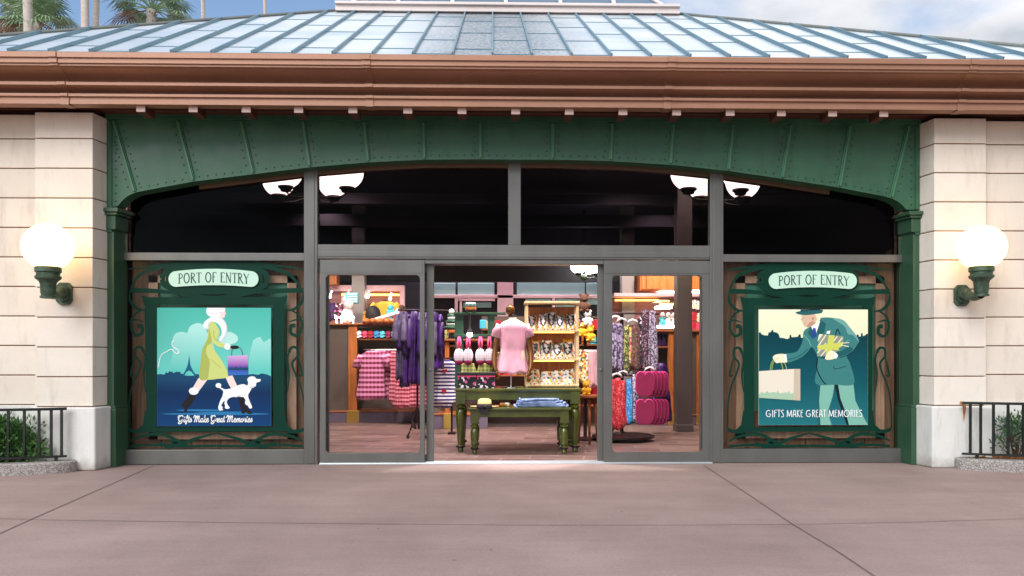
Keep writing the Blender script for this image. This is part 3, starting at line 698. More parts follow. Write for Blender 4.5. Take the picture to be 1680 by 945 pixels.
# ---------------- display windows with art nouveau vinyl
MAT['vinyl'] = mk('deep green window vinyl', (8,52,40), .45, var=.12, vs=5, spec=.12)
MAT['vinyl_dark'] = mk('dark green tinted film', (16,44,38), .3, var=.15, vs=4)
MAT['win_teal'] = mk('teal reflection and van window', (78,140,128), .6, var=.08)  # colour of a reflection in the window glass; also the toy van windows
def mapper(ox, oy, sc, Y):
    return lambda zx, zy: (P(ox+zx/sc, oy+zy/sc, Y).x, P(ox+zx/sc, oy+zy/sc, Y).z)
def display(px0, px1, py0, py1, mp, mirror, mpb):
    """mp maps zoomed-photo coordinates to (x, z)"""
    d = M(); yb = .13
    x0, x1 = X(px0)-.02, X(px1)+.02; z0, z1 = PZ(py1,(px0+px1)/2,0)-.02, PZ(py0,(px0+px1)/2,0)+.02
    d.box(x0, x1, yb, yb+.05, z0, z1, 0)
    for k_ in range(1, 6): d.box(x0+(x1-x0)*k_/6-.003, x0+(x1-x0)*k_/6+.003, yb-.004, yb, z0, z1, 3)
    # raised wooden frame; a teal glass reflection put in as a backing panel
    fx0, fx1, fz0, fz1 = x0+.20, x1-.13, z0+.12, z1-.16
    for a, b, c_, e in ((fx0,fx0+.10,fz0,fz1),(fx1-.10,fx1,fz0,fz1),(fx0,fx1,fz1-.08,fz1),(fx0,fx1,fz0,fz0+.08)): d.box(a, b, yb-.05, yb-.001, c_, e, 2)
    d.box(fx0+.102, fx1-.102, yb-.012, yb-.001, fz0+.3, fz1-.082, 1)
    # dark reveals
    d.box(x0-.02, x0, .02, yb+.05, z0, z1, 3); d.box(x1, x1+.02, .02, yb+.05, z0, z1, 3); d.box(x0, x1, .02, yb+.05, z1, z1+.02, 3); d.box(x0, x1, .02, yb+.05, z0-.02, z0, 3)
    w = d.build('display_window', [MAT['wood_brown'], MAT['win_teal'], MAT['wood_pink'], MAT['int_dark']], B)
    p = M(); p.box(x0+.002, x1-.002, .0, .008, z0+.002, z1-.002, 0); p.build('pane', MAT['glass_win'], w)
    v = M(); W = 862; mm = (lambda a, b: mp(W-a, b)) if mirror else mp
    def st(pts, wd, y=-.004, m=0, tp=False): v.ribbon([mm(a, b) for a, b in crom([Vector((q[0], q[1])) for q in pts], 6)] if len(pts) > 2 else [mm(a, b) for a, b in pts], wd*.0025, y, m, tp)
    def pg(pts, y=-.003, m=0): v.flat([mm(a, b) for a, b in pts], y, m)
    K = [0]
    def yy(): K[0] += 1; return -.0022-.00005*K[0]
    # heavy frame around the poster
    for pts in ([(100,188),(745,188),(745,222),(100,222)],[(103,222),(160,222),(158,780),(112,780)],[(688,222),(742,222),(738,780),(690,780)],[(112,780),(738,780),(760,800),(90,802)]): pg(pts, yy())
    pg([(90,180),(130,190),(118,235),(98,215)], yy()); pg([(755,180),(715,190),(728,235),(748,215)], yy())
    pg([(106,700),(125,740),(124,800),(62,800),(95,770)], yy()); pg([(742,700),(722,740),(724,800),(790,800),(752,770)], yy())
    # plaque surround
    st([(182,105),(205,70),(300,50),(420,45),(540,50),(640,70),(662,105),(640,140),(540,160),(420,163),(300,160),(205,140),(182,105)], 22, yy())
    pg([(200,68),(420,50),(642,68),(642,142),(420,160),(200,142)], yy())
    # sweeping top curves
    st([(36,165),(60,110),(110,70),(250,38),(420,30),(590,38),(735,70),(790,110),(826,165)], 20, yy(), 0, True)
    st([(30,60),(120,48),(260,30),(420,22),(580,30),(740,48),(830,60)], 14, yy(), 0, True)
    st([(36,160),(150,162),(280,168),(420,190),(560,168),(700,162),(826,160)], 15, yy()); st([(40,150),(180,158),(340,190),(420,196),(500,190),(660,158),(826,150)], 10, yy())
    st([(36,165),(38,205),(70,240),(110,248)], 14, yy(), 0, True); st([(826,165),(822,205),(790,240),(750,248)], 14, yy(), 0, True)
    # side tendrils
    for s2 in (0, 1):
        q = (lambda l: [(862-a, b) for a, b in l]) if s2 else (lambda l: l)
        st(q([(95,245),(55,270),(40,320),(62,362),(92,350),(90,320),(70,318)]), 13, yy(), 0, lambda t: .5+.9*t)
        st(q([(100,440),(88,418),(64,420),(60,455),(85,490),(70,540),(45,600),(30,690),(28,790)]), 13, yy(), 0, lambda t: 1-.55*t)
        st(q([(62,455),(48,500),(40,545),(58,540)]), 9, yy(), 0, True); st(q([(92,420),(108,470),(100,540),(108,620)]), 10, yy(), 0, True)
        st(q([(30,300),(60,290),(100,300)]), 8, yy(), 0, True)
        st(q([(30,790),(60,800),(110,800)]), 16, yy())
        st(q([(36,845),(90,822),(180,812),(250,840),(300,862)]), 15, yy(), 0, True); st(q([(160,858),(260,862),(330,835),(430,808)]), 15, yy(), 0, True)
        st(q([(36,868),(140,862),(260,868),(430,866)]), 11, yy()); st(q([(165,850),(215,868),(250,850),(215,842)]), 22, yy(), 0, True)
    v.build('vinyl_graphic', [MAT['vinyl'], MAT['vinyl_dark']], w)
    return w
MAT['wood_pink'] = wood('rose brown moulding', (168,124,110), (206,164,148), .5)
mapL = mapper(200,420,2.78,-.004)
mapR = mapper(1180,420,2.7,-.004)
mapRw = lambda zx, zy: mapR(13+(862-zx)*.912+ (0), zy*.985+2)   # right window uses the mirrored drawing at its own width
display(211,500,429.5,737,mapL,False,None)
display(1185,1473,431,735,lambda a, b: (P(1184+(a-0)/862*288,420,-.004).x, P(1330,422+b/2.80,-.004).z),False,None)
# ================================================================== LETTERING (drawn as strokes)
def arc(cx, cy, rx, ry, a0, a1, n=12): return [(cx+rx*cos(radians(a0+(a1-a0)*i/n)), cy+ry*sin(radians(a0+(a1-a0)*i/n))) for i in range(n+1)]
T_, N_ = 1.0, .45      # thick, thin strokes
CAPS = {   # width, strokes (points in a unit-high box, weight)
 'P': (.56, [([(.12,0),(.12,1)],T_), ([(.12,.97)]+arc(.22,.74,.26,.23,90,-90)+[(.12,.51)],.8), ([(.02,.015),(.24,.015)],N_), ([(.02,.985),(.2,.985)],N_)]),
 'O': (.74, [(arc(.36,.5,.3,.48,90,270),T_), (arc(.36,.5,.3,.48,-90,90),T_)]),
 'R': (.64, [([(.12,0),(.12,1)],T_), ([(.12,.97)]+arc(.22,.76,.24,.21,90,-90)+[(.12,.55)],.8), ([(.24,.55),(.42,.22),(.64,-.03)],T_), ([(.02,.015),(.24,.015)],N_), ([(.02,.985),(.2,.985)],N_)]),
 'T': (.58, [([(.29,0),(.29,.97)],T_), ([(.0,.84),(.03,.97),(.55,.97),(.58,.84)],N_*1.2), ([(.18,.015),(.40,.015)],N_)]),
 'F': (.52, [([(.12,0),(.12,1)],T_), ([(.12,.97),(.48,.97),(.5,.86)],N_*1.2), ([(.12,.55),(.38,.55)],N_), ([(.02,.015),(.24,.015)],N_)]),
 'E': (.56, [([(.12,0),(.12,1)],T_), ([(.12,.97),(.48,.97),(.5,.86)],N_*1.2), ([(.12,.55),(.38,.55)],N_), ([(.12,.03),(.5,.03),(.54,.15)],N_*1.2), ([(.02,.985),(.15,.985)],N_)]),
 'N': (.72, [([(.12,0),(.12,.97)],N_), ([(.08,1),(.58,0)],T_), ([(.58,0),(.58,.98)],N_), ([(.02,.015),(.22,.015)],N_), ([(.48,.985),(.68,.985)],N_)]),
 'Y': (.62, [([(.02,1),(.3,.48)],T_), ([(.6,1),(.3,.48)],N_), ([(.3,.5),(.3,0)],T_), ([(.2,.015),(.4,.015)],N_)]),
 ' ': (.32, []),
}
DECO = {
 'G': (.86, [(arc(.42,.5,.38,.46,50,330),1), ([(.75,.27),(.75,.44),(.42,.44)],1)]),
 'I': (.20, [([(.1,0),(.1,1)],1)]),
 'F': (.46, [([(.08,0),(.08,.98),(.44,.98)],1), ([(.08,.66),(.38,.66)],1)]),
 'T': (.44, [([(.22,0),(.22,.98)],1), ([(.0,.98),(.44,.98)],1)]),
 'S': (.46, [([(.40,.9),(.3,.98),(.16,.96),(.06,.84),(.08,.7),(.22,.58),(.36,.42),(.42,.24),(.34,.06),(.18,.0),(.04,.08)],1)]),
 'M': (.84, [([(.05,0),(.10,.98)],1), ([(.10,.98),(.42,.10)],1), ([(.42,.10),(.74,.98)],1), ([(.74,.98),(.79,0)],1)]),
 'A': (.54, [([(.02,0),(.18,1),(.36,1),(.52,0)],1), ([(.08,.34),(.46,.34)],1)]),
 'K': (.48, [([(.08,0),(.08,1)],1), ([(.44,1),(.1,.62),(.46,0)],1)]),
 'E': (.42, [([(.4,.98),(.08,.98),(.08,.02),(.4,.02)],1), ([(.08,.66),(.34,.66)],1)]),
 'R': (.48, [([(.08,0),(.08,.98)],1), ([(.08,.98)]+arc(.2,.78,.22,.2,90,-90)+[(.08,.58)],1), ([(.2,.58),(.46,0)],1)]),
 'O': (.92, [(arc(.46,.5,.42,.47,0,360,24),1)]),
 ' ': (.22, []),
}
SCRIPT = {
 'G': (.78, [([(.62,.82),(.56,.98),(.36,1.0),(.14,.82),(.06,.5),(.16,.2),(.38,.18),(.56,.36),(.62,.52),(.58,.2),(.48,-.16),(.22,-.26),(.1,-.1),(.34,.08),(.78,.2)],1.15), ([(.0,.62),(-.06,.86),(.1,1.02),(.3,.92)],.8)]),
 'M': (1.0, [([(-.06,.7),(.02,.98),(.18,.96),(.2,.5),(.14,.02)],1.15), ([(.18,.4),(.36,.9),(.46,.94),(.46,.5),(.42,.02)],1.15), ([(.46,.45),(.66,.92),(.76,.9),(.74,.4),(.78,.06),(.9,.04),(1.0,.2)],1.15)]),
 'i': (.26, [([(.0,.2),(.1,.56),(.08,.1),(.16,.0),(.26,.18)],1), ([(.11,.74),(.14,.8)],1.2)]),
 'f': (.34, [([(.0,.2),(.2,.6),(.28,.96),(.18,1.02),(.12,.7),(.1,.1),(.08,-.28),(.2,-.2),(.18,.1),(.34,.2)],1)]),
 't': (.28, [([(.0,.2),(.14,.96),(.1,.2),(.18,.0),(.28,.18)],1), ([(.0,.64),(.26,.66)],.9)]),
 's': (.30, [([(.0,.16),(.14,.6),(.2,.34),(.22,.1),(.1,.0),(.02,.1)],1), ([(.1,.0),(.3,.16)],.8)]),
 'a': (.46, [([(.32,.5),(.18,.56),(.04,.34),(.08,.06),(.2,.02),(.32,.5),(.3,.1),(.36,.0),(.46,.18)],1)]),
 'k': (.42, [([(.0,.2),(.14,.7),(.16,1.0),(.1,.9),(.08,.0)],1), ([(.1,.3),(.28,.56),(.26,.34),(.12,.3),(.26,.04),(.34,.0),(.42,.18)],1)]),
 'e': (.38, [([(.0,.18),(.22,.32),(.24,.54),(.12,.56),(.04,.3),(.1,.02),(.24,.02),(.38,.2)],1)]),
 'r': (.34, [([(.0,.2),(.1,.62),(.14,.5),(.26,.52),(.22,.1),(.26,.0),(.34,.18)],1)]),
 'm': (.64, [([(.0,.2),(.08,.56),(.08,.0)],1), ([(.08,.3),(.2,.56),(.28,.48),(.27,.0)],1), ([(.28,.3),(.42,.56),(.5,.46),(.48,.08),(.54,.0),(.64,.18)],1)]),
 'o': (.40, [([(.24,.54),(.1,.5),(.04,.24),(.14,.0),(.28,.1),(.3,.38),(.22,.54),(.28,.42),(.4,.46)],1)]),
 ' ': (.16, []),
}
def lettering(mb, text, font, x0, x1, z0, h, y, wt, bend=None, slant=0.0, smooth=False, gap=.06, m=0):
    tot = sum(font[c][0]+gap for c in text)-gap
    sx = (x1-x0)/tot; cur = x0; k = 0
    for c in text:
        w, strokes = font[c]
        for pts, t in strokes:
            pp = crom([Vector(p) for p in pts], 4) if smooth and len(pts) > 2 else [Vector(p) for p in pts]
            out = []
            for p in pp:
                xx = cur+(p.x+slant*p.y)*sx; zz = z0+p.y*h
                if bend: zz += bend*(1-((xx-(x0+x1)/2)/((x1-x0)/2))**2)
                out.append((xx, zz))
            k += 1; mb.ribbon(out, wt*t, y-.00004*k, m)
            if smooth:
                for e in (out[0], out[-1]):
                    k += 1; mb.flat([(e[0]+wt*t*.5*cos(q*pi/4), e[1]+wt*t*.5*sin(q*pi/4)) for q in range(8)], y-.00004*k, m)
        cur += (w+gap)*sx
MAT['sign_mint'] = mk('pale mint enamel', (190,226,206), .35, var=.04)
MAT['sign_ink'] = mk('dark teal ink', (26,62,60), .5)
MAT['ink_white'] = mk('white ink', (236,240,242), .5, var=.02)
# ------------------------------------------------------------------ plaques
def plaque(mp, cx, cy, hw, hh, label, txt):
    pts = []
    top = [(cx-hw+hh*.9, cy-hh*.80),(cx, cy-hh*1.12),(cx+hw-hh*.9, cy-hh*.80)]
    def q(u): return cy-hh*.86-hh*.26*(1-u*u)
    def qb(u): return cy+hh*.94-hh*.2*(1-u*u)
    us = [-1+2*i/20 for i in range(21)]; e = hw-hh*.8
    loop = [(cx+u*e, q(u)) for u in us]
    loop += [(cx+e+hh*.85*sin(a*pi/10), cy+.04*hh-hh*.9*cos(a*pi/10)) for a in range(1,10)]
    loop += [(cx+u*e, qb(u)) for u in us[::-1]]
    loop += [(cx-e-hh*.85*sin(a*pi/10), cy+.04*hh+hh*.9*cos(a*pi/10)) for a in range(1,10)]
    p = M(); p.slab([mp(a,b) for a, b in loop], -.022, -.0086, 0)
    o = p.build('shop_sign', MAT['sign_mint'], bevel=.002); tag(o, label, 'sign')
    t = M(); x0, z0 = mp(txt[0], txt[3]); x1, z1 = mp(txt[1], txt[2])
    lettering(t, 'PORT OF ENTRY', CAPS, x0, x1, z0, z1-z0, -.0235, .0115, bend=(z1-z0)*.14)
    t.build('lettering', MAT['sign_ink'], o)
plaque(mapL, 420, 104, 203, 40, 'mint oval Port of Entry plaque above the poster of the woman with a poodle', (260,582,82,127))
plaque(mapR, 412, 110, 193, 39, 'mint oval Port of Entry plaque above the poster of the man carrying gifts', (260,572,90,132))

# ------------------------------------------------------------------ posters
def poster(mp, rect, label):
    x0, z1 = mp(rect[0], rect[1]); x1, z0 = mp(rect[2], rect[3])
    return x0, x1, z0, z1
def make_poster(mp, rect, label, bg_stops, layers, mats, text):
    x0, x1, z0, z1 = poster(mp, rect, label)
    b = M(); b.box(x0, x1, -.0185, -.0086, z0, z1, 0)
    o = b.build('poster', grad('poster sky '+label[:12], bg_stops, 0, z1-z0), origin=((x0+x1)/2, -.0136, z0)); tag(o, label, 'poster')
    p = M(); y = -.019
    cl = lambda v, a, c: max(a, min(c, v))
    for kind, m, *a in layers:
        y -= .00012
        if kind == 'poly': pts = [mp(*q) for q in a[0]]
        elif kind == 'curve': pts = [mp(q.x, q.y) for q in crom([Vector(q) for q in a[0]], 5, True)]
        elif kind == 'ell': pts = [mp(a[0]+a[2]*cos(i*pi/14), a[1]+a[3]*sin(i*pi/14)) for i in range(28)]
        elif kind == 'line':
            pp = [mp(q.x, q.y) for q in crom([Vector(q) for q in a[0]], 5)] if len(a[0]) > 2 else [mp(*q) for q in a[0]]
            p.ribbon(pp, a[1]*.0024, y, m); continue
        pts = [(cl(px, x0+.001, x1-.001), cl(pz, z0+.001, z1-.001)) for px, pz in pts]
        p.flat(pts, y, m)
    p.build('artwork', mats, o)
    t = M(); text(t, y-.0006); t.build('lettering', MAT['ink_white'], o)
    return o
c1 = [lin]
def pm(n, col): return mk('poster ink '+n, col, .5, var=.015, vs=2, spec=.12)
hL = .0
zL0 = mapL(0,775)[1]; 
matsL = [grad('poster cloud fade', [(0,(96,194,184)),(1,(168,224,216))], .60, 1.06), grad('poster navy', [(0,(16,62,112)),(.28,(12,44,84)),(.40,(22,70,104))], 0, 1.3), pm('tower blue',(28,92,128)), pm('water',(44,118,168)),
         pm('coat lime',(196,208,124)), pm('coat shade',(164,178,92)), pm('fur white',(240,240,242)), pm('fur shade',(206,210,220)), pm('skin pale',(236,214,208)), pm('boot black',(34,32,36)),
         grad('gift bag lilac', [(0,(52,110,190)),(.35,(70,64,150)),(.55,(160,110,184)),(1,(206,170,214))], .56, .765), pm('handle grey',(92,96,120)), pm('cloud pale',(176,224,216))]
LL = [
 ('curve',0,[(228,560),(236,430),(234,378),(250,352),(280,346),(300,350),(312,322),(345,306),(374,316),(392,350),(420,400),(430,480),(420,560)]),
 ('curve',0,[(560,560),(580,470),(596,400),(606,380),(632,370),(650,392),(684,380),(690,470),(690,560)]),
 ('curve',12,[(440,380),(462,356),(490,346),(520,358),(532,378),(516,398),(470,402)]),
 ('poly',1,[(160,540),(180,538),(196,541),(204,530),(214,534),(216,526),(234,528),(236,534),(250,528),(268,528),(270,536),(284,538),(290,545),(330,546),(344,538),(370,544),(420,542),(480,545),(530,538),(560,542),(600,538),(622,542),(640,535),(664,540),(690,548),(690,780),(160,780)]),
 ('poly',2,[(309,445),(311,470),(314,494),(320,510),(329,527),(344,546),(332,546),(324,532),(316,525),(308,523),(300,526),(293,534),(288,546),(277,546),(290,526),(298,508),(303,494),(307,470)]),
 ('line',6,[(168,508),(172,488),(176,466),(186,448),(206,436),(228,425),(240,436),(250,444),(262,440),(256,426),(242,418),(232,408),(232,392),(240,384)],3.2),
 ('ell',3,430,720,245,5), ('ell',3,360,703,110,4), ('ell',3,470,712,130,3),
 # far leg and boot
 ('poly',8,[(352,556),(398,556),(352,618),(322,606)]), ('ell',6,330,616,22,17),
 ('poly',9,[(308,630),(342,634),(322,672),(306,690),(296,712),(286,712),(288,696),(284,690),(274,684),(268,684),(282,668),(296,652)]),
 # near leg
 ('poly',8,[(474,552),(506,544),(528,592),(540,616),(512,622),(492,590)]),
 # coat
 ('curve',4,[(402,306),(420,300),(440,326),(448,352),(436,380),(446,392),(474,402),(476,416),(448,416),(424,402),(412,392),(424,428),(456,474),(480,520),(486,552),(440,560),(400,564),(358,560),(362,500),(364,452),(372,418),(386,390),(396,344)]),
 ('curve',5,[(400,330),(396,370),(384,396),(368,430),(362,480),(356,558),(390,562),(400,520),(402,480),(386,440),(392,410),(412,392)]),
 ('line',5,[(420,340),(424,372),(436,386)],4), ('line',5,[(404,470),(440,498),(452,512)],3),
 # fur collar, hat and head
 ('curve',7,[(384,300),(420,276),(462,286),(482,320),(480,356),(462,384),(450,386),(462,350),(456,322),(436,306),(412,300),(400,312),(396,336),(376,326)]),
 ('curve',6,[(380,300),(416,277),(456,286),(476,318),(474,352),(456,384),(448,384),(458,350),(450,320),(432,304),(410,298),(396,308),(390,330),(374,322)]),
 ('poly',8,[(428,244),(472,240),(474,256),(478,264),(473,270),(472,280),(462,284),(440,284),(430,270)]),
 ('curve',6,[(394,228),(420,222),(462,226),(474,240),(470,252),(448,262),(452,276),(430,284),(400,274),(388,258)]),
 ('line',7,[(394,258),(424,264),(460,254)],3), ('line',7,[(398,240),(430,246),(470,240)],2.5),
 # bag
 ('line',11,[(502,455),(504,432),(512,420),(530,416),(546,426),(554,455)],3.2), ('poly',10,[(484,456),(577,452),(579,542),(486,544)]),
 ('poly',1,[(486,520),(486,512),(494,514),(500,506),(506,514),(516,510),(524,504),(530,512),(544,506),(552,512),(560,506),(570,510),(578,506),(579,521)]),
 ('ell',6,484,413,15,15), ('ell',9,516,416,21,8),
 # poodle
 ('curve',6,[(452,602),(470,608),(505,602),(530,590),(556,584),(574,590),(578,576),(574,562),(586,550),(606,550),(616,560),(634,562),(632,572),(616,578),(612,594),(598,596),(588,616),(578,636),(586,664),(596,690),(584,694),(572,672),(560,646),(544,642),(516,642),(496,646),(482,660),(484,676),(494,692),(480,696),(472,680),(470,660),(458,676),(454,690),(464,700),(448,704),(442,690),(450,662),(462,636),(464,616)]),
 ('line',6,[(440,592),(456,604),(470,610)],6), ('ell',6,443,590,13,11), ('ell',6,548,612,28,26), ('ell',6,594,574,16,20), ('ell',6,482,690,10,7), ('ell',6,452,690,10,7), ('ell',6,574,668,10,12), ('ell',7,594,598,12,4),
 ('line',7,[(520,644),(540,636),(572,632)],3), ('line',7,[(462,632),(474,650),(470,672)],2.5),
 ('poly',9,[(534,640),(556,644),(562,672),(576,696),(592,710),(598,718),(582,720),(566,710),(560,718),(548,716),(546,694),(540,672)]),
]
def txtL(t, y):
    x0, z0 = mapL(258,757); x1, z1 = mapL(598,727)
    lettering(t, 'Gifts', SCRIPT, x0, mapL(322,0)[0], z0, z1-z0, y, .0088, slant=.12, smooth=True, gap=.0)
    lettering(t, 'Make', SCRIPT, mapL(330,0)[0], mapL(399,0)[0], z0, z1-z0, y-.01e-1, .0088, slant=.12, smooth=True, gap=.0)
    lettering(t, 'Great', SCRIPT, mapL(408,0)[0], mapL(472,0)[0], z0, z1-z0, y-.02e-1, .0088, slant=.12, smooth=True, gap=.0)
    lettering(t, 'Memories', SCRIPT, mapL(480,0)[0], x1, z0, z1-z0, y-.03e-1, .0088, slant=.12, smooth=True, gap=.0)
make_poster(mapL, (163,236,682,775), 'teal poster of a striding woman in a lime coat with a white poodle', [(0,(90,190,190)),(.5,(104,200,188)),(1,(76,180,166))], LL, matsL, txtL)
matsR = [grad('poster teal night', [(0,(34,112,120)),(.35,(14,84,94)),(.8,(6,58,68))], 0, 1.3), pm('suit teal',(60,124,124)), pm('suit dark',(32,92,96)), pm('suit light',(108,164,156)), pm('trouser pale',(124,180,164)),
         pm('line black',(18,36,44)), pm('hat teal',(40,96,100)), pm('face tan',(214,182,156)), pm('cream',(232,228,196)), pm('bag cream',(226,218,200)), pm('bag side',(196,184,164)), pm('gift lime',(200,208,96)), pm('gift stripe',(140,150,136)), pm('tie blue',(44,70,150)), pm('shirt white',(244,244,240)), pm('face shade',(186,146,122)), pm('bag skyline',(164,196,168)), pm('handle lime',(150,170,90))]
LR = [
 ('poly',0,[(170,340),(182,338),(184,346),(200,352),(214,352),(216,340),(228,336),(230,328),(236,328),(238,336),(254,340),(262,348),(266,362),(284,364),(300,368),(308,364),(310,350),(316,350),(318,360),(346,358),(350,348),(358,348),(360,362),(400,366),(470,360),(560,366),(600,362),(608,348),(614,348),(616,358),(624,356),(626,342),(632,342),(634,356),(646,350),(650,344),(660,346),(660,752),(170,752)]),
 # trousers
 ('poly',5,[(436,560),(594,566),(596,580),(436,580)]),
 ('poly',4,[(446,570),(508,570),(500,620),(478,690),(494,752),(446,752),(440,640)]), ('poly',4,[(524,570),(592,568),(600,640),(624,690),(658,748),(570,752),(548,680),(530,620)]),
 ('poly',2,[(432,570),(446,570),(440,640),(446,752),(434,752)]), ('poly',5,[(508,570),(524,570),(534,630),(560,700),(572,752),(562,752),(524,640)]),
 ('line',1,[(478,690),(490,720),(496,752)],3),
 # coat
 ('curve',1,[(404,310),(440,276),(500,274),(546,284),(574,314),(604,352),(616,382),(596,416),(562,442),(578,480),(594,566),(510,570),(426,566),(430,500),(434,450),(408,404),(388,426),(352,454),(294,472),(288,436),(340,424),(366,380),(372,334)]),
 ('curve',2,[(436,450),(470,456),(520,450),(560,436),(590,416),(570,400),(540,420),(490,430)]),
 ('curve',3,[(500,276),(546,284),(574,314),(606,356),(616,380),(590,352),(566,344),(552,312)]),
 ('line',5,[(432,452),(430,500),(452,548),(470,568)],5), ('line',5,[(616,384),(584,428),(530,452)],3), ('line',3,[(372,350),(392,372),(404,400)],4), ('line',2,[(300,460),(350,444),(390,412)],4), ('line',5,[(504,486),(510,500),(560,488)],2.5), ('line',3,[(576,370),(540,390),(556,380)],3),
 # lapels, shirt and tie
 ('poly',2,[(404,312),(416,330),(412,372),(390,340)]), ('poly',2,[(440,278),(470,300),(462,340),(436,360),(430,330)]),
 ('poly',14,[(436,276),(444,290),(424,352),(408,322),(404,312)]), ('poly',13,[(414,318),(424,320),(430,356),(416,366),(408,344)]), ('poly',14,[(474,334),(490,330),(486,346),(472,344)]),
 # head
 ('curve',7,[(364,256),(400,250),(434,252),(440,276),(424,298),(402,312),(384,314),(372,306),(372,298),(366,294),(368,288),(358,284),(364,272)]),
 ('curve',15,[(396,296),(410,290),(424,296),(404,312),(386,314)]), ('line',15,[(366,276),(376,274)],3), ('line',15,[(370,298),(382,298)],2.5), ('ell',15,412,278,5,8),
 ('curve',8,[(416,252),(440,252),(446,276),(432,300),(422,298),(430,276)]),
 ('poly',6,[(358,230),(444,230),(446,248),(356,248)]), ('curve',6,[(336,250),(360,244),(400,240),(440,240),(456,238),(450,252),(420,258),(380,262),(350,258)]), ('line',5,[(358,244),(400,239),(446,238)],4),
 # gift box
 ('poly',12,[(440,346),(548,356),(542,398),(498,442),(430,444)]),
 ('poly',8,[(440,346),(456,347),(432,380),(436,360)]), ('line',8,[(470,349),(432,404)],5), ('line',8,[(432,430),(470,386)],5), ('line',8,[(446,444),(490,394)],5), ('line',8,[(520,356),(498,384)],5), ('line',8,[(542,362),(508,404)],5), ('line',8,[(474,444),(496,418)],5),
 ('poly',11,[(482,350),(508,352),(494,442),(468,443)]), ('poly',11,[(434,396),(546,382),(540,400),(520,410),(432,416)]), ('poly',11,[(486,396),(520,406),(530,420),(500,414)]),
 ('curve',8,[(468,444),(486,420),(508,424),(522,442),(504,456),(478,460),(466,456)]), ('poly',14,[(508,426),(524,440),(514,456),(500,442)]), ('line',5,[(512,350),(520,324),(532,348)],4), ('line',8,[(540,386),(572,384)],4), ('line',8,[(536,394),(570,402)],4),
 # shopping bag and hand
 ('line',17,[(222,506),(228,476),(240,456)],4), ('line',17,[(230,506),(234,478),(246,458)],4), ('line',17,[(280,502),(272,476),(256,458)],4), ('line',17,[(296,502),(288,478),(270,456)],4),
 ('poly',9,[(170,510),(328,500),(326,638),(170,628)]), ('poly',10,[(328,500),(356,500),(356,640),(326,638)]),
 ('poly',16,[(170,612),(186,600),(190,606),(204,604),(210,596),(216,606),(240,602),(250,606),(256,594),(262,608),(290,604),(300,606),(306,596),(312,610),(326,606),(326,638),(170,628)]),
 ('curve',8,[(234,448),(250,436),(286,436),(292,470),(268,472),(250,474),(240,462)]), ('line',10,[(240,456),(262,454)],2.5), ('poly',14,[(284,436),(294,434),(298,470),(290,472)]),
]
def txtR(t, y):
    x0, z0 = mapR(204,713); x1, z1 = mapR(629,681)
    lettering(t, 'GIFTS MAKE GREAT MEMORIES', DECO, x0, x1, z0, z1-z0, y, .0082, smooth=False, gap=.12)
make_poster(mapR, (173,237,656,748), 'dark teal poster of a stooping man in a hat carrying a gift box', [(0,(200,214,190)),(.78,(226,232,196)),(1,(234,236,206))], LR, matsR, txtR)

# ------------------------------------------------------------------ wall lamps
def wall_lamp(gpx, gpy, rpx, ppx, ppy, label):
    Yg = YP-.38; g0 = P(gpx, gpy, Yg); r = rpx/SC(Yg)
    pl = P(ppx, ppy, YP); t = thing('wall_lamp', label, 'wall lamp', (g0.x, Yg, g0.z), 'globe lamps on the stone piers')
    g = M(); g.ball(g0, r, r, r*.97, 32, 20); g.build('globe', MAT['globe'], t, smooth=True)
    zb = g0.z-r*.90; f = M(); k = r/.24
    f.lathe([(.118*k,.02),(.122*k,0),(.122*k,-.035*k),(.108*k,-.045*k),(.108*k,-.07*k),(.122*k,-.08*k),(.12*k,-.10*k),(.085*k,-.13*k),(.075*k,-.15*k),(.07*k,-.24*k),(.062*k,-.27*k),(.075*k,-.275*k),(.075*k,-.295*k),(.05*k,-.30*k)], (g0.x,Yg,zb), 22)
    f.build('fitter', MAT['verdigris'], t, smooth='auto')
    a = M(); z1 = zb-.29*k; zp = pl.z
    pts = [Vector((g0.x,Yg,z1)), Vector((g0.x,Yg,(z1+zp)/2)), Vector((g0.x+(pl.x-g0.x)*.08,Yg+.05,zp-.02)), Vector((g0.x+(pl.x-g0.x)*.35,Yg+.13,zp-.03)), Vector((pl.x+(g0.x-pl.x)*.15,YP-.10,zp)), Vector((pl.x,YP-.02,zp))]
    pc = crom(pts, 6); a.tube(pc, .047*k, 14)
    a.ball(Vector((pl.x+(g0.x-pl.x)*.12,YP-.10,zp+.01)), .065*k, .06*k, .065*k, 14, 10)
    a.build('arm', MAT['verdigris'], t, smooth=True)
    b = M(); w, h_ = .082*k, .115*k
    o8 = [(-w*.55,-h_),(w*.55,-h_),(w,-h_*.66),(w,h_*.66),(w*.55,h_),(-w*.55,h_),(-w,h_*.66),(-w,-h_*.66)]
    b.slab([(pl.x+x, zp+z) for x, z in o8], YP-.035, YP+.0, 0); b.slab([(pl.x+x*.7, zp+z*.7) for x, z in o8], YP-.06, YP-.034, 0)
    for dz in (-.085, .085): b.ball((pl.x, YP-.038, zp+dz*k), .012, n=8, k=6)
    b.build('back_plate', MAT['verdigris'], t, bevel=.005)
wall_lamp(79,405,39,107,482,'lit globe lamp on the stone pier beside the woman and poodle poster')
wall_lamp(1610,406,38,1576,485,'lit globe lamp on the stone pier beside the stooping man poster')

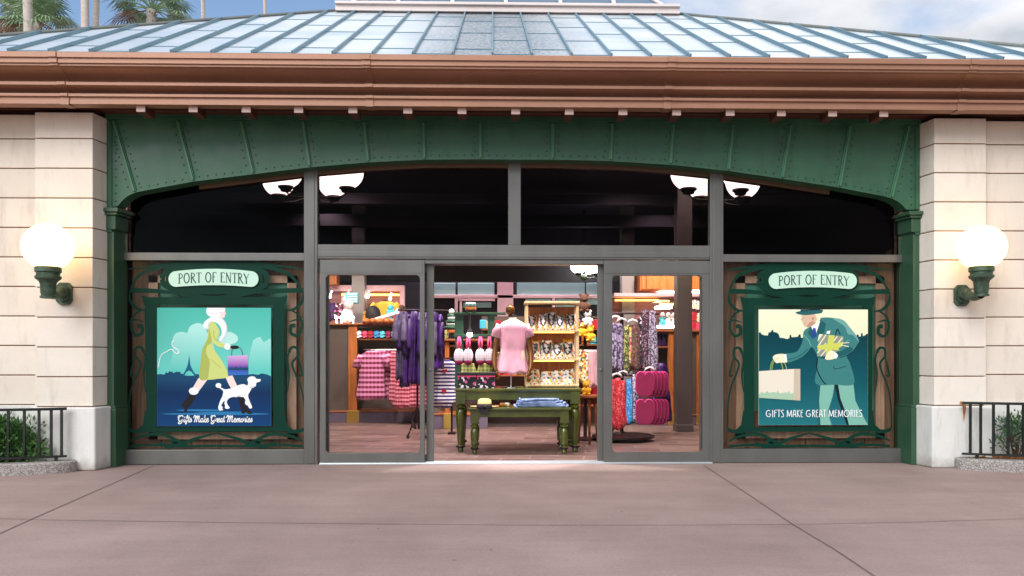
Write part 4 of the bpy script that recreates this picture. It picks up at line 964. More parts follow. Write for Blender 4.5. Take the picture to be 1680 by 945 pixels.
# ------------------------------------------------------------------ planters, railings, shrubs
def planter(side, label):
    top = .115
    if side < 0: out_px = [(-220,-.98),(-100,-.94),(0,-.87),(60,-.79),(95,-.70),(119,-.59),(126,-.497)]
    else: out_px = [(1900,-.99),(1790,-.95),(1690,-.87),(1640,-.79),(1600,-.70),(1573,-.59),(1566,-.497)]
    o = [Vector((p.x,p.y)) for p in crom([Vector((PX(x,y),y)) for x, y in out_px], 5)]
    n = len(o); inn = []
    for i in range(n):
        t = (o[min(i+1,n-1)]-o[max(i-1,0)]).normalized(); nv = Vector((-t.y,t.x))
        if side > 0: nv = -nv
        inn.append(o[i]+nv*.20)
    m = M(); vs = []; fs = []
    for i in range(n):
        a, b = o[i], inn[i]; e = (b-a)*.08
        vs += [(a.x,a.y,0),(a.x,a.y,top-.015),(a.x+e.x,a.y+e.y,top),(b.x-e.x,b.y-e.y,top),(b.x,b.y,top-.015),(b.x,b.y,0)]
    for i in range(n-1):
        for k in range(5):
            q = (i*6+k, i*6+k+1, (i+1)*6+k+1, (i+1)*6+k); fs.append(q if side > 0 else q[::-1])
    fs.append((0,1,2,3,4,5)); fs.append(tuple((n-1)*6+k for k in (5,4,3,2,1,0)))
    m.add(vs, fs, 0)
    th = m.build('planter', MAT['aggregate'], smooth='auto'); tag(th, label, 'planter', 'kerbed planting beds')
    s = M(); poly = [(p.x,p.y) for p in inn]; yw = YW+.1
    pts = poly+[(poly[-1][0],yw),(poly[0][0],yw)]
    tri = tessellate_polygon([[Vector((x,y,0)) for x, y in pts]])
    s.add([(x,y,top-.03) for x, y in pts], [tuple(t) for t in tri], 0)
    return o, inn, th, s, top
oL, iL, tL, sL, topK = planter(-1, 'curved pebbled planter with a dark leafy shrub, below the lamp by the poodle poster')
sL.build('soil', MAT['soil'], tL)
oR, iR, tR, sR, _ = planter(1, 'curved pebbled planter with orange bark mulch, below the lamp by the stooping man poster')
so_ = sR.build('mulch', MAT['soil'], tR)
# bark chips: uncountable
ch = M()
for i in range(1500):
    u = RND.random(); j = int(u*(len(iR)-1)); p = iR[j]; v = RND.random()**1.5
    x = p.x+RND.uniform(-.08,.08); y = p.y+v*(YW-.02-p.y)
    if y < p.y+.01 or (x < xr1+.07 and y > YPL-.03): continue
    a = RND.uniform(0,pi); l = RND.uniform(.015,.045); w = RND.uniform(.006,.014)
    ch.obox((x,y,topK-.026+RND.uniform(0,.03)), Vector((cos(a),sin(a),RND.uniform(-.4,.4)))*l, Vector((-sin(a),cos(a),0))*w, Vector((0,0,.004)), 0)
cho = ch.build('bark_mulch', MAT['bark']); tag(cho, 'orange bark chips covering the right planter', 'mulch', kind='stuff')
def at_x(path, x):
    for a, b in zip(path, path[1:]):
        if min(a.x,b.x) <= x <= max(a.x,b.x):
            q = (x-a.x)/(b.x-a.x) if abs(b.x-a.x) > 1e-6 else 0; return a+(b-a)*q
    return path[0] if abs(path[0].x-x) < abs(path[-1].x-x) else path[-1]
for o, bx, ex, bar, label in ((oL, [-140,-96,-52,-12,13.6,40,64,84,101], 108, 670.5, 'dark green iron railing round the planter by the woman poster'),
                              (oR, [1592,1609,1630,1654,1679,1706,1735,1765,1800], 1580, 661, 'dark green iron railing with rust at its end, by the man poster')):
    path = [Vector((PX(x,y), y)) for x, y in ([(-220,-.86),(-100,-.82),(0,-.75),(64,-.66),(112,-.56)] if ex < 800 else [(1900,-.88),(1790,-.83),(1690,-.76),(1625,-.66),(1574,-.56)])]
    path = [Vector((p.x,p.y)) for p in crom(path, 5)]
    t = thing('railing', label, 'railing', (o[len(o)//2].x, o[len(o)//2].y, topK), 'iron railings on the planters')
    ex_w = PX(ex, at_x(path, PX(ex, -.5)).y)
    zt = P(ex, bar, at_x(path, ex_w).y).z
    pp = [p for p in path if (p.x < ex_w-.02 if ex < 800 else p.x > ex_w+.02)]
    e = at_x(path, ex_w); pp = pp+[e]
    for nm, z, hh in (('top_rail', zt, .013), ('bottom_rail', topK+.045, .010)):
        r = M(); rs = []
        for i, p in enumerate(pp):
            q = (pp[min(i+1,len(pp)-1)]-pp[max(i-1,0)]).normalized(); nv = Vector((-q.y,q.x))*.021
            rs.append([(p.x+nv.x,p.y+nv.y,z-hh),(p.x-nv.x,p.y-nv.y,z-hh),(p.x-nv.x,p.y-nv.y,z+hh),(p.x+nv.x,p.y+nv.y,z+hh)])
        r.rings(rs, 0); r.build(nm, [MAT['rail_green']] if 'rail_green' in MAT else MAT['black_metal'], t)
    for px in bx:
        xw = PX(px, -.55)
        for _ in range(3): xw = PX(px, at_x(path, xw).y)
        p = at_x(path, xw); m = M(); m.box(p.x-.0105, p.x+.0105, p.y-.0105, p.y+.0105, topK+.05, zt-.01); m.build('baluster', MAT['black_metal'], t)
    for p in (at_x(path, PX(bx[-1] if ex < 800 else bx[0], -.5)), at_x(path, PX(bx[2] if ex < 800 else bx[5], -.6))):
        m = M(); m.box(p.x-.012, p.x+.012, p.y-.012, p.y+.012, topK-.01, topK+.05); m.build('foot', MAT['black_metal'], t)
rb = M(); xr_ = PX(1577,YP); zr_ = P(1577,661,YP).z
rb.ball((xr_, YP-.004, zr_), .02, .012, .018, 10, 8)
rb.flat([(xr_-.018,zr_),(xr_+.016,zr_+.004),(xr_+.02,zr_-.06),(xr_+.006,zr_-.15),(xr_-.004,zr_-.20),(xr_-.012,zr_-.10)], YPL-.0035)
rb.build('rust_stain', mk('orange rust', (168,112,66), .9, var=.4, vs=20), [o for o in bpy.data.objects if o.name == 'railing.001'][0])
def leaf(mb, p, d, L, w, m):
    d = d.normalized(); s = d.cross(Vector((RND.uniform(-1,1),RND.uniform(-1,1),RND.uniform(-.2,1)))).normalized(); up = s.cross(d)
    mb.add([p, p+d*L*.35+s*w+up*L*.05, p+d*L, p+d*L*.35-s*w+up*L*.05, p+d*L*.5], [(0,1,4),(1,2,4),(2,3,4),(3,0,4)], m)
def shrub(cx, cy, z0, rx, ry, h, n, label, mats, L, cat='shrub', clumps=26, lift=.55):
    t = thing('shrub', label, cat, (cx,cy,z0))
    f = M(); tw = M()
    cl = []
    for i in range(clumps):
        a = RND.uniform(0,2*pi); q = RND.random()**.5; zz = RND.random()
        k = math.sqrt(max(.05, 1-(zz*.92)**2.6))
        cl.append((Vector((cx+rx*q*k*cos(a), cy+ry*q*k*sin(a), z0+.06+zz*h*.92)), RND.uniform(.10,.17)*min(1,h/.5)+.02, 0 if RND.random() < .55 else 1))
    for c, r, m in cl:
        tw.tube([(cx+(c.x-cx)*.15, cy+(c.y-cy)*.15, z0), (cx+(c.x-cx)*.6, cy+(c.y-cy)*.6, z0+(c.z-z0)*.6), c], [.008,.006,.003], 5)
    for i in range(n):
        c, r, m = RND.choice(cl)
        d = Vector((RND.gauss(0,1),RND.gauss(0,1),RND.gauss(0,1)+.3)).normalized()
        p = c+d*r*RND.random()**.5
        if p.z < z0: p.z = z0+.02
        leaf(f, p, (d+Vector((0,-.2,lift))), L*RND.uniform(.7,1.3), L*.27, m if RND.random() < .7 else 1-m)
    f.build('foliage', mats, t); tw.build('stem', MAT['twig'], t)
pL = P(14, 700, -.62); shrub(pL.x-.16, -.56, topK-.03, .50, .17, .36, 5200, 'dense dark green leafy shrub behind the railing by the woman poster', [MAT['leaf_a'], MAT['leaf_b']], .042, clumps=70)
shrub(pL.x-.95, -.62, topK-.03, .45, .20, .45, 900, 'dark green shrub at the frame edge beyond the first leafy shrub', [MAT['leaf_a'], MAT['leaf_b']], .05, clumps=20)
pR = P(1672, 700, -.56); shrub(pR.x-.02, -.54, topK-.03, .24, .15, .36, 900, 'small sparse grey green shrub on orange bark mulch', [MAT['leaf_c'], MAT['leaf_a']], .038, clumps=22, lift=.8)

# ------------------------------------------------------------------ palms behind the roof
def palm_leaf_fan(mb, base, d, pet, R, n=22, m=0, droop=.3):
    d = d.normalized(); side = d.cross(Vector((0,0,1)))
    if side.length < .1: side = Vector((1,0,0))
    side.normalize(); up = side.cross(d).normalized()
    hub = base+d*pet; mb.tube([base, base+d*pet*.5+up*.05, hub], [.03,.02,.015], 5, m)
    for i in range(n):
        a = radians(-125+250*i/(n-1)); v = (d*cos(a)+side*sin(a)).normalized()
        l = R*(.72+.28*cos(a*.6))*RND.uniform(.85,1.08); w = R*.036
        mid = hub+v*l*.55-up*0+Vector((0,0,.02)); tip = hub+v*l-Vector((0,0,droop*l*RND.uniform(.5,1.3))); s = v.cross(up).normalized()*w
        mb.add([hub, mid+s, tip, mid-s], [(0,1,2,3)], m)
def palm(px, py_t, Y, hz, tw, label, fan=True, lean=(0,0), nleaf=20, R=1.0, pet=1.0, seed=0):
    RND.seed(100+seed)
    q = P(px, py_t, Y); base = Vector((q.x-lean[0]*hz*.5,Y,0)); top = Vector((q.x+lean[0]*(hz-q.z), Y, hz))
    t = thing('palm_tree', label, 'palm tree', base, 'palms behind the roof')
    tr = M(); pts = [base+(top-base)*i/14+Vector((.04*sin(i*.8),0,0)) for i in range(15)]
    tr.tube(pts, [tw*.86*(1.12-.25*i/14) for i in range(15)], 12); tr.build('trunk', MAT['palm_trunk'], t, smooth=True)
    cr = M()
    for i in range(nleaf):
        a = 2*pi*i*.381966+RND.uniform(-.2,.2); el = radians(RND.uniform(-30,70))
        d = Vector((cos(a)*cos(el), sin(a)*cos(el), sin(el)))
        palm_leaf_fan(cr, top, d, pet*RND.uniform(.75,1.1), R*RND.uniform(.8,1.1), m=0 if el > -.4 else 1)
    for i in range(10):
        a = RND.uniform(0,2*pi); cr.tube([top-Vector((0,0,.5*RND.random())), top+Vector((cos(a)*.2,sin(a)*.2,-.1-.3*RND.random()))], [.03,.012], 4, 1)
    cr.build('crown', [MAT['palm_leaf'], MAT['palm_dry']], t)
def ztop_at(py, Y): return P(840, py, Y).z
palm(250, 36, 17, ztop_at(22,17), .20, 'bushy fan palm standing between two pairs of bare trunks above the roof', nleaf=30, R=.72, pet=.75, seed=1)
palm(62, 40, 17, ztop_at(44,17), .2, 'low fan palm crossed by a pale trunk at the roof left end', nleaf=28, R=.7, pet=.75, seed=2)
palm(14, 60, 19, ztop_at(40,19), .2, 'half hidden fan palm at the far left behind the roof', nleaf=24, R=.7, pet=.75, seed=3)
palm(45, 20, 16, 15.5, .165, 'pale bare palm trunk in front of the low fan palm', lean=(-.02,0), seed=4)
palm(138, 20, 16, 15.0, .145, 'thick pale bare palm trunk, nearer one of a close pair', seed=5)
palm(153, 20, 18, 16.5, .12, 'slimmer leaning pale palm trunk, further one of a close pair', lean=(.06,0), seed=6)
palm(333, 20, 24, 18.0, .105, 'thin bare palm trunk just right of the bushy fan palm', seed=7)
palm(435, 10, 30, 20.0, .10, 'farthest thin palm trunk near the skylight end', seed=8)
RND.seed(77)
# ================================================================== SHOP INTERIOR
YB = 8.2; XL, XRr = -6.2, 6.2; ZC = 4.02
f = M(); f.add([(XL,.13,.006),(XRr,.13,.006),(XRr,YB,.006),(XL,YB,.006)], [(0,1,2,3)]); tag(f.build('floor', MAT['tiles']), kind='structure')
c = M(); c.box(XL, XRr, .06, YB, ZC, ZC+.04); tag(c.build('ceiling', MAT['int_dark']), kind='structure')
for nm, a, b in (('wall_left', XL-.1, XL), ('wall_right', XRr, XRr+.1)):
    w = M(); w.box(a, b, .32, YB, 0, ZC); tag(w.build(nm, MAT['int_dark']), kind='structure')
# back wall with mauve frames and teal panes
bw = M(); bw.box(XL, XRr, YB, YB+.1, 0, ZC); bwo = bw.build('wall_back', MAT['int_dark']); tag(bwo, kind='structure')
b2 = M(); zb_ = PZ(463,840,YB-.5); b2.box(XL, XRr, YB-.6, YB-.45, zb_, ZC-.01)
tag(b2.build('wall_bulkhead', MAT['int_purple']), kind='structure')
def IP(px, py, Y): return P(px, py, Y)
Y8 = YB-.03
fr = M()
def ibox(mb, px0, px1, py0, py1, Y, d=.08, m=0):
    a = P(px0, py1, Y); b = P(px1, py0, Y); mb.box(a.x, b.x, Y, Y+d, a.z, b.z, m)
sw = thing('shop_window', 'mauve framed back windows with teal grey panes, behind the mannequin', 'window', (0, Y8, 0))
for a, b, c_, e in ((712,980,484,489),(746,751,489,640),(754,758,492,640),(816,842,420,640),(752,812,490,494),(906,911,489,640)): ibox(fr, a, b, c_, e, Y8-.05, .06)
fr.build('window_frame', MAT['pink_trim'], sw, bevel=.006)
for a, b, c_, e in ((712,747,464,484),(751,811,464,484),(760,806,496,505),(848,960,462,484),(912,958,490,504),(862,904,490,500),(962,980,464,500)):
    w = M(); ibox(w, a, b, c_, e, Y8-.015, .02); w.build('daylight_pane', MAT['teal_pane'], sw, bevel=.05)  # teal daylight behind the panes put into a flat colour

# pillars
for px0, px1, Y, m, in ((577,598,6.5,'pillar_grey'),(1020,1041,6.2,'pillar_grey'),(1111,1136,3.6,'pillar_dark')):
    p = M(); a, b = PX(px0,Y), PX(px1,Y); p.box(a, b, Y, Y+(b-a), .006, ZC)
    p.box(a-.015, b+.015, Y-.015, Y+(b-a)+.015, .006, .12)
    tag(p.build('pillar', MAT[m], bevel=.01), kind='structure')

def label(o, l, c, g=None): return tag(o, l, c, g)
def part(nm, mb, mt, par, **k): return mb.build(nm, mt, par, **k)
# ------------------------------------------------ garments
def cloth_rings(mb, cx, cy, z1, z0, prof, d, folds=7, amp=.08, m=0, n=44, rows=14, seed=0):
    r = random.Random(seed); ph = r.uniform(0,6); ph2 = r.uniform(0,6); rs = []
    for k in range(rows+1):
        t = k/rows; z = z1+(z0-z1)*t
        # width profile
        for (ta, wa), (tb, wb) in zip(prof, prof[1:]):
            if ta <= t <= tb+1e-9: w = wa+(wb-wa)*(t-ta)/(tb-ta); break
        ring = []
        for i in range(n):
            a = 2*pi*i/n; q = 1+amp*(.25+.75*t)*(sin(folds*a+ph+.8*t)+.5*sin((folds*2+1)*a+ph2))+1.3*amp*noise.noise((3*cos(a)+seed*1.7,3*sin(a),4*t+seed))+.5*amp*noise.noise((7*cos(a),7*sin(a)+seed,9*t))
            ring.append((cx+w/2*cos(a)*q+.01*sin(3*t+ph), cy+d/2*sin(a)*q*min(1,.5+w/max(1e-3,prof[-1][1])*.5), z+.006*sin(5*a+ph)*t+.05*t*t*noise.noise((2*cos(a)+seed,2*sin(a),1.3))))
        rs.append(ring)
    mb.rings(rs, m)
def tee(mb, cx, cy, z1, h, w, d=.12, m=0, seed=0, sleeve=.16, stout=.13, waist=1.0, folds=5, amp=.05):
    cloth_rings(mb, cx, cy, z1, z1-h, [(0,w*.36),(.05,w*.62),(.12,w*.84),(.25,w*.86),(.55,w*.84*waist),(1,w*.98)], d, folds, amp, m, seed=seed)
    for s in (-1, 1):
        a = Vector((cx+s*w*.36, cy, z1-h*.09)); b = a+Vector((s*stout*.75, -.01, -sleeve))
        mb.tube([a, a+(b-a)*.5+Vector((s*.015,0,.01)), b], [w*.115, w*.125, w*.135], 12, m)
def hanger(mb, x, y, z, w=.34, m=0):
    mb.tube([(x-w/2,y,z-.08),(x-w*.1,y,z-.01),(x,y,z),(x+w*.1,y,z-.01),(x+w/2,y,z-.08)], .008, 6, m)
    mb.tube([(x,y,z),(x,y,z+.05),(x+.02,y,z+.07),(x+.035,y,z+.05)], .004, 5, m)

# ------------------------------------------------ nesting display tables
def display_table(px0, px1, Yf, depth, ztop, pyl, legr, lab, apron=.10):
    x0, x1 = PX(px0,Yf), PX(px1,Yf); t = thing('display_table', lab, 'table', ((x0+x1)/2, Yf+depth/2, 0))
    tp = M(); tp.box(x0, x1, Yf, Yf+depth, ztop-.028, ztop); tp.box(x0+.012, x1-.012, Yf+.012, Yf+depth-.012, ztop-.04, ztop-.028)
    part('table_top', tp, MAT['green_lacq'], t, bevel=.008)
    a = M(); a.box(x0+.05, x1-.05, Yf+.05, Yf+.075, ztop-.04-apron, ztop-.04); a.box(x0+.05, x1-.05, Yf+depth-.075, Yf+depth-.05, ztop-.04-apron, ztop-.04)
    a.box(x0+.05, x0+.075, Yf+.075, Yf+depth-.075, ztop-.04-apron, ztop-.04); a.box(x1-.075, x1-.05, Yf+.075, Yf+depth-.075, ztop-.04-apron, ztop-.04)
    part('apron', a, MAT['green_lacq'], t, bevel=.004)
    zl = ztop-.04; k = zl/.72
    for lx in (x0+.075, x1-.075):
        for ly in (Yf+.075, Yf+depth-.075):
            l = M(); l.box(lx-legr*1.12, lx+legr*1.12, ly-legr*1.12, ly+legr*1.12, zl-.145, zl)
            l.lathe([(legr*.9,zl-.145),(legr*.75,zl-.16),(legr*1.15,zl-.175),(legr*1.15,zl-.19),(legr*.7,zl-.205),(legr*1.05,zl-.225),(legr*1.15,zl-.26),(legr*1.02,zl-.40),(legr*.72,.115),(legr*.6,.10),(legr*1.0,.088),(legr*1.0,.072),(legr*.6,.06),(legr*.72,.05),(legr*.62,.012)], (lx,ly,0), 18)
            lo = part('leg', l, MAT['green_lacq'], t, smooth='auto')
            r = M(); r.lathe([(legr*.8,.062),(legr*1.06,.066),(legr*1.1,.076),(legr*1.06,.086),(legr*.8,.09)], (lx,ly,0), 18); r.lathe([(legr*.55,.007),(legr*.55,.05)], (lx,ly,0), 12)
            part('caster_collar', r, MAT['iron_brown'], lo, smooth='auto')
    return t, x0, x1
YT = .93
ZT = PZ(637.5, 850, YT)
display_table(745, 954.5, YT, .78, ZT, 0, .052, 'large olive green turned-leg table carrying the mannequin')
ZN = PZ(669, 850, .72)
display_table(768, 937, .72, .66, ZN, 0, .044, 'smaller green table nested under the large one, carrying hat and jeans', apron=.075)

# mannequin
Ym = YT+.30; mx = PX(841,Ym); zs1 = PZ(527,841,Ym); zs0 = PZ(613,841,Ym)
mn = thing('mannequin', 'bronze-armed torso mannequin in a pink tee, standing on the large green table', 'mannequin', (mx, Ym, ZT))
s = M(); s.lathe([(.11,0),(.11,.008),(.03,.018),(.011,.025),(.011,zs0-ZT+.1)], (mx-.02,Ym,ZT), 20); part('stand', s, MAT['chrome'], mn, smooth='auto')
b = M(); sk = 1.0; hz = zs1
prof_t = [(.0,.05),(.0,.06)]
rs = []
for z, rx, ry in ((hz+.062,.046,.048),(hz+.03,.048,.052),(hz+.015,.07,.06),(hz-.02,.14,.075),(hz-.07,.165,.09),(hz-.16,.155,.10),(hz-.30,.145,.09),(hz-.42,.16,.10),(zs0+.02,.18,.11)):
    rs.append([(mx+rx*cos(2*pi*i/24), Ym+ry*sin(2*pi*i/24), z) for i in range(24)])
b.rings(rs, 0); part('torso', b, MAT['cream'], mn, smooth=True)
b = M(); b.lathe([(.050,.052),(.056,.058),(.054,.074),(.03,.080)], (mx,Ym,hz), 20); part('neck_collar', b, MAT['black'], mn, smooth='auto')
b = M(); b.lathe([(.02,.078),(.034,.086),(.052,.108),(.057,.140),(.052,.172),(.034,.198),(.012,.208),(.0,.21)], (mx-.03,Ym,hz), 24); part('finial', b, MAT['bronze'], mn, smooth=True)
for s_ in (-1,1):
    a = M(); a.tube(crom([Vector((mx+s_*.165,Ym,hz-.1)),Vector((mx+s_*.20,Ym+.0,hz-.27)),Vector((mx+s_*.225,Ym-.02,hz-.40)),Vector((mx+s_*.225,Ym-.07,hz-.55)),Vector((mx+s_*.205,Ym-.09,hz-.62))],5), [.048-.0012*i for i in range(21)], 12)
    hc = Vector((mx+s_*.20,Ym-.095,hz-.65)); a.ball(hc, .028, .02, .045, 10, 8)
    for k in range(4): a.tube([hc+Vector((s_*(-.02+.013*k),-.004,-.03)), hc+Vector((s_*(-.022+.013*k),-.016,-.075)), hc+Vector((s_*(-.03+.013*k),-.004,-.105+.006*abs(k-1.5)))], [.0075,.007,.005], 6)
    a.tube([hc+Vector((-s_*.02,-.01,.0)), hc+Vector((-s_*.042,-.03,-.03)), hc+Vector((-s_*.038,-.035,-.055))], [.009,.008,.006], 6)
    part('arm', a, MAT['bronze'], mn, smooth=True)
tb = M(); cloth_rings(tb, mx, Ym, zs1-.012, zs0, [(0,.215),(.035,.305),(.085,.375),(.18,.365),(.34,.35),(.55,.30),(.72,.345),(1,.44)], .24, 6, .045, seed=3, rows=22)
for s_ in (-1,1):
    a0 = Vector((mx+s_*.145,Ym,zs1-.05)); tb.tube([a0, a0+Vector((s_*.035,0,-.07)), a0+Vector((s_*.065,0,-.15))], [.068,.068,.066], 14)
tee_o = part('tee_shirt', tb, MAT['pink_tee'], mn, smooth=True)

# shelf unit with patterned bags
Ys = YT+.36; sx0, sx1 = PX(862,Ys), PX(950,Ys); zt_ = PZ(498,900,Ys)
su = thing('shelf_unit', 'pale wooden three tier shelf on the green table, right of the mannequin', 'shelf', ((sx0+sx1)/2, Ys, ZT))
for xx in (sx0, sx1-.035):
    for yy in (Ys, Ys+.27):
        p = M(); p.box(xx, xx+.035, yy, yy+.03, ZT, zt_); part('post', p, MAT['wood_cream'], su, bevel=.004)
p = M(); p.box(sx0-.01, sx1+.01, Ys-.01, Ys+.31, zt_, zt_+.03); part('top_board', p, MAT['wood_cream'], su, bevel=.004)
p = M(); p.box(sx0+.036, sx1-.036, Ys+.275, Ys+.285, ZT+.02, zt_-.03); part('back_panel', p, MAT['wood_orange'], su)
shelf_z = []
for py in (541.5, 588.5, 631):
    z = max(PZ(py,900,Ys), ZT+.03); shelf_z.append(z); p = M(); p.box(sx0+.0, sx1, Ys-.012, Ys+.30, z-.022, z); part('shelf', p, MAT['wood_cream'], su, bevel=.003)
for z in shelf_z[:2]:
    lm = M(); lm.box(sx0+.06, sx1-.06, Ys+.02, Ys+.04, z-.036, z-.0225); part('shelf_light', lm, MAT['lamp_warm'], su)
def bag(x, y, z, w, h, d, mt, lab, grp='patterned bags on the wooden shelf', strap=True, seed=0):
    t = thing('bag', lab, 'bag', (x, y, z), grp); r = random.Random(seed); b = M(); n = 26; rs = []
    for k in range(9):
        q = k/8; zz = z+h*q; ww = w/2*(1.0-.22*q**2); dd = d/2*(1-.55*q)
        sg = lambda v: math.copysign(abs(v)**.6, v)
        rs.append([(x+ww*sg(cos(2*pi*i/n))*(1+.03*sin(4*q+i)), y+dd*sg(sin(2*pi*i/n))*(1+.05*sin(i*1.3+q*6)), zz+.012*sin(i*.9+seed)*q) for i in range(n)])
    b.rings(rs, 0); part('body', b, mt, t, smooth=True)
    if strap:
        s = M(); s.tube(crom([Vector((x-w*.3,y-d*.32,z+h*.9)),Vector((x-w*.26,y-d*.5,z+h*.5)),Vector((x-w*.05,y-d*.58,z+h*.28)),Vector((x+w*.16,y-d*.55,z+h*.5)),Vector((x+w*.24,y-d*.34,z+h*.92))],5), .009, 6); part('strap', s, MAT['black'], t, smooth=True)
bw_ = (sx1-sx0-.09)
names = ['top', 'middle', 'bottom']
orderw = ['first', 'second', 'third', 'fourth', 'fifth']
for i, z in enumerate(shelf_z):
    n = (5, 4, 4)[i]
    for k in range(n):
        w = bw_/n*1.02; bag(sx0+.045+bw_*(k+.5)/n+.012*((k*5+i*3)%3-1), Ys+.12-.03*((k+i)%2), z, w*1.18, (.20,.205,.17)[i]*(1+.10*((k*7+i)%3-1)), .16, MAT['f_floral_w'], 'white floral bag, %s from the mannequin on the %s shelf' % (orderw[k], names[i]), seed=i*5+k, strap=(i < 2))
# plush toys on middle shelf back
def plush(x, y, z, s, mt, lab):
    t = thing('plush_toy', lab, 'plush toy', (x, y, z), 'small plush toys'); b = M(); b.ball((x,y,z+.45*s), .42*s, .38*s, .45*s, 14, 10)
    for sg in (-1,1): b.ball((x+sg*.38*s,y-.1*s,z+.5*s), .15*s, .15*s, .2*s, 8, 6); b.ball((x+sg*.26*s,y-.28*s,z+.12*s), .17*s, .22*s, .13*s, 8, 6)
    part('body', b, mt, t, smooth=True)
    h = M(); h.ball((x,y-.02*s,z+1.08*s), .36*s, .33*s, .34*s, 14, 10)
    for sg in (-1,1): h.ball((x+sg*.28*s,y,z+1.38*s), .13*s, .07*s, .13*s, 8, 6)
    h.ball((x,y-.33*s,z+1.0*s), .14*s, .1*s, .1*s, 8, 6); part('head', h, mt, t, smooth=True)
plush(sx0+.14, Ys+.235, shelf_z[1], .16, MAT['toy_yellow'], 'yellow plush peeking over the middle shelf bag nearest the mannequin')
plush(sx1-.12, Ys+.235, shelf_z[1], .17, MAT['toy_yellow'], 'yellow plush peeking over the outer middle shelf bag')
plush((sx0+sx1)/2+.02, Ys+.245, shelf_z[1], .14, MAT['toy_brown'], 'brown plush between the two yellow ones on the middle shelf')
# items left of the mannequin on the table
for k, (px0, px1) in enumerate(((751,781),(783,812))):
    x0, x1 = PX(px0,YT+.1), PX(px1,YT+.1); h_ = PZ(611,780,YT+.1)-ZT
    t = thing('gift_box', ['black floral box with red band, left one of the pair on the table','black floral box with red band, next to the mannequin'][k], 'box', ((x0+x1)/2,YT+.2,ZT), 'black floral boxes on the green table')
    b = M(); b.box(x0, x1, YT+.08, YT+.30, ZT+.001, ZT+h_*.72); part('body', b, MAT['f_floral_b'], t, bevel=.008)
    b = M(); b.box(x0-.006, x1+.006, YT+.074, YT+.306, ZT+h_*.80, ZT+h_); part('lid', b, MAT['black'], t, bevel=.008)
    b = M(); b.box(x0-.003, x1+.003, YT+.077, YT+.303, ZT+h_*.715, ZT+h_*.80); part('band', b, MAT['pink_strap'], t)
# mitt stand
Yk = YT+.33; kx = PX(781,Yk); ks = thing('mitt_stand', 'green wooden stand holding quilted paddles behind the black boxes', 'display stand', (kx, Yk, ZT))
b = M(); zt2 = PZ(516,780,Yk); b.box(PX(746,Yk), PX(760,Yk)+.0, Yk+.05, Yk+.08, ZT, zt2); b.box(PX(800,Yk), PX(812,Yk), Yk+.05, Yk+.08, ZT, zt2); part('post', b, MAT['green_dark'], ks, bevel=.004)
b = M(); b.box(PX(744,Yk), PX(814,Yk), Yk+.03, Yk+.10, PZ(553,780,Yk), PZ(548,780,Yk)); b.box(PX(744,Yk), PX(830,Yk), Yk+.03, Yk+.10, zt2, zt2+.03); part('rail', b, MAT['green_dark'], ks, bevel=.004)
MAT['f_quilt'] = fabric('white quilted print', [(244,238,238),(230,190,200)], 'gingham', 34)
for k, px in enumerate((753,768,788,803)):
    x = PX(px,Yk-.05); zc = PZ(584,px,Yk-.05); lab = 'white quilted oven mitt with pink strap, %s from the striped shirt' % orderw[k]
    t = thing('oven_mitt', lab, 'oven mitt', (x,Yk-.05,zc-.11), 'quilted mitts hanging above the black boxes')
    b = M(); b.ball((x,Yk-.05,zc), .062, .022, .10, 18, 12); part('palm', b, MAT['f_quilt'], t, smooth=True)
    b = M(); b.ball((x,Yk-.047,zc-.072), .052, .024, .042, 16, 10); part('cuff', b, MAT['magenta'], t, smooth=True)
    b = M(); b.tube([(x-.012,Yk-.05,zc+.08),(x-.018,Yk-.03,zc+.16),(x-.006,Yk+.0,zc+.235)], .013, 8); b.tube([(x+.012,Yk-.05,zc+.08),(x+.02,Yk-.03,zc+.16),(x+.008,Yk+.0,zc+.235)], .013, 8); part('strap', b, MAT['pink_strap'], t, smooth=True)
for k, px in enumerate((768,795)):
    x = PX(px,Yk+.02); b = M(); cloth_rings(b, x, Yk+.02, PZ(596,px,Yk), PZ(614,px,Yk), [(0,.16),(1,.19)], .05, 6, .05, seed=k+20); o = b.build('tea_towel', MAT['f_gingham_yel'], smooth=True); tag(o, ['yellow gingham towel under the two mitts nearest the striped shirt','yellow gingham towel under the two mitts nearest the mannequin'][k], 'towel', 'gingham towels')
# bright little display lamp
x, z = PX(771,Yk), PZ(549,771,Yk); t = thing('display_lamp', 'small bright white lamp above the quilted mitts', 'lamp', (x,Yk,zt2)); b = M(); b.ball((x,Yk-.08,z), .034, n=14, k=10); part('bulb', b, MAT['lamp_white'], t, smooth=True)
b = M(); b.lathe([(.036,0),(.03,.03),(.014,.05),(.014,zt2-z-.02)], (x,Yk-.08,z+.022), 14); b.tube([(x,Yk-.08,zt2),(x,Yk+.06,zt2+.01)], .012, 8); part('holder', b, MAT['black_metal'], t, smooth='auto')
# toy van on the stand
x, z = PX(772,Yk), zt2+.03; t = thing('toy_van', 'small orange and white toy van above the display lamp', 'toy', (x,Yk+.06,z))
b = M(); b.box(x-.07, x+.07, Yk+.03, Yk+.10, z+.02, z+.075); part('body', b, MAT['wood_orange'], t, bevel=.015)
b = M(); b.box(x-.066, x+.066, Yk+.033, Yk+.097, z+.0755, z+.125); part('roof', b, MAT['white'], t, bevel=.018)
b = M(); 
for q in (-.045, -.0, .045): b.box(x+q-.018, x+q+.018, Yk+.027, Yk+.034, z+.082, z+.11)
part('window', b, MAT['win_teal'], t)
for q in (-.045, .045):
    b = M(); b.lathe([(.02,0),(.02,-.012)], (x+q,Yk+.032,z+.02), 12, axis='y'); part('wheel', b, MAT['black'], t)
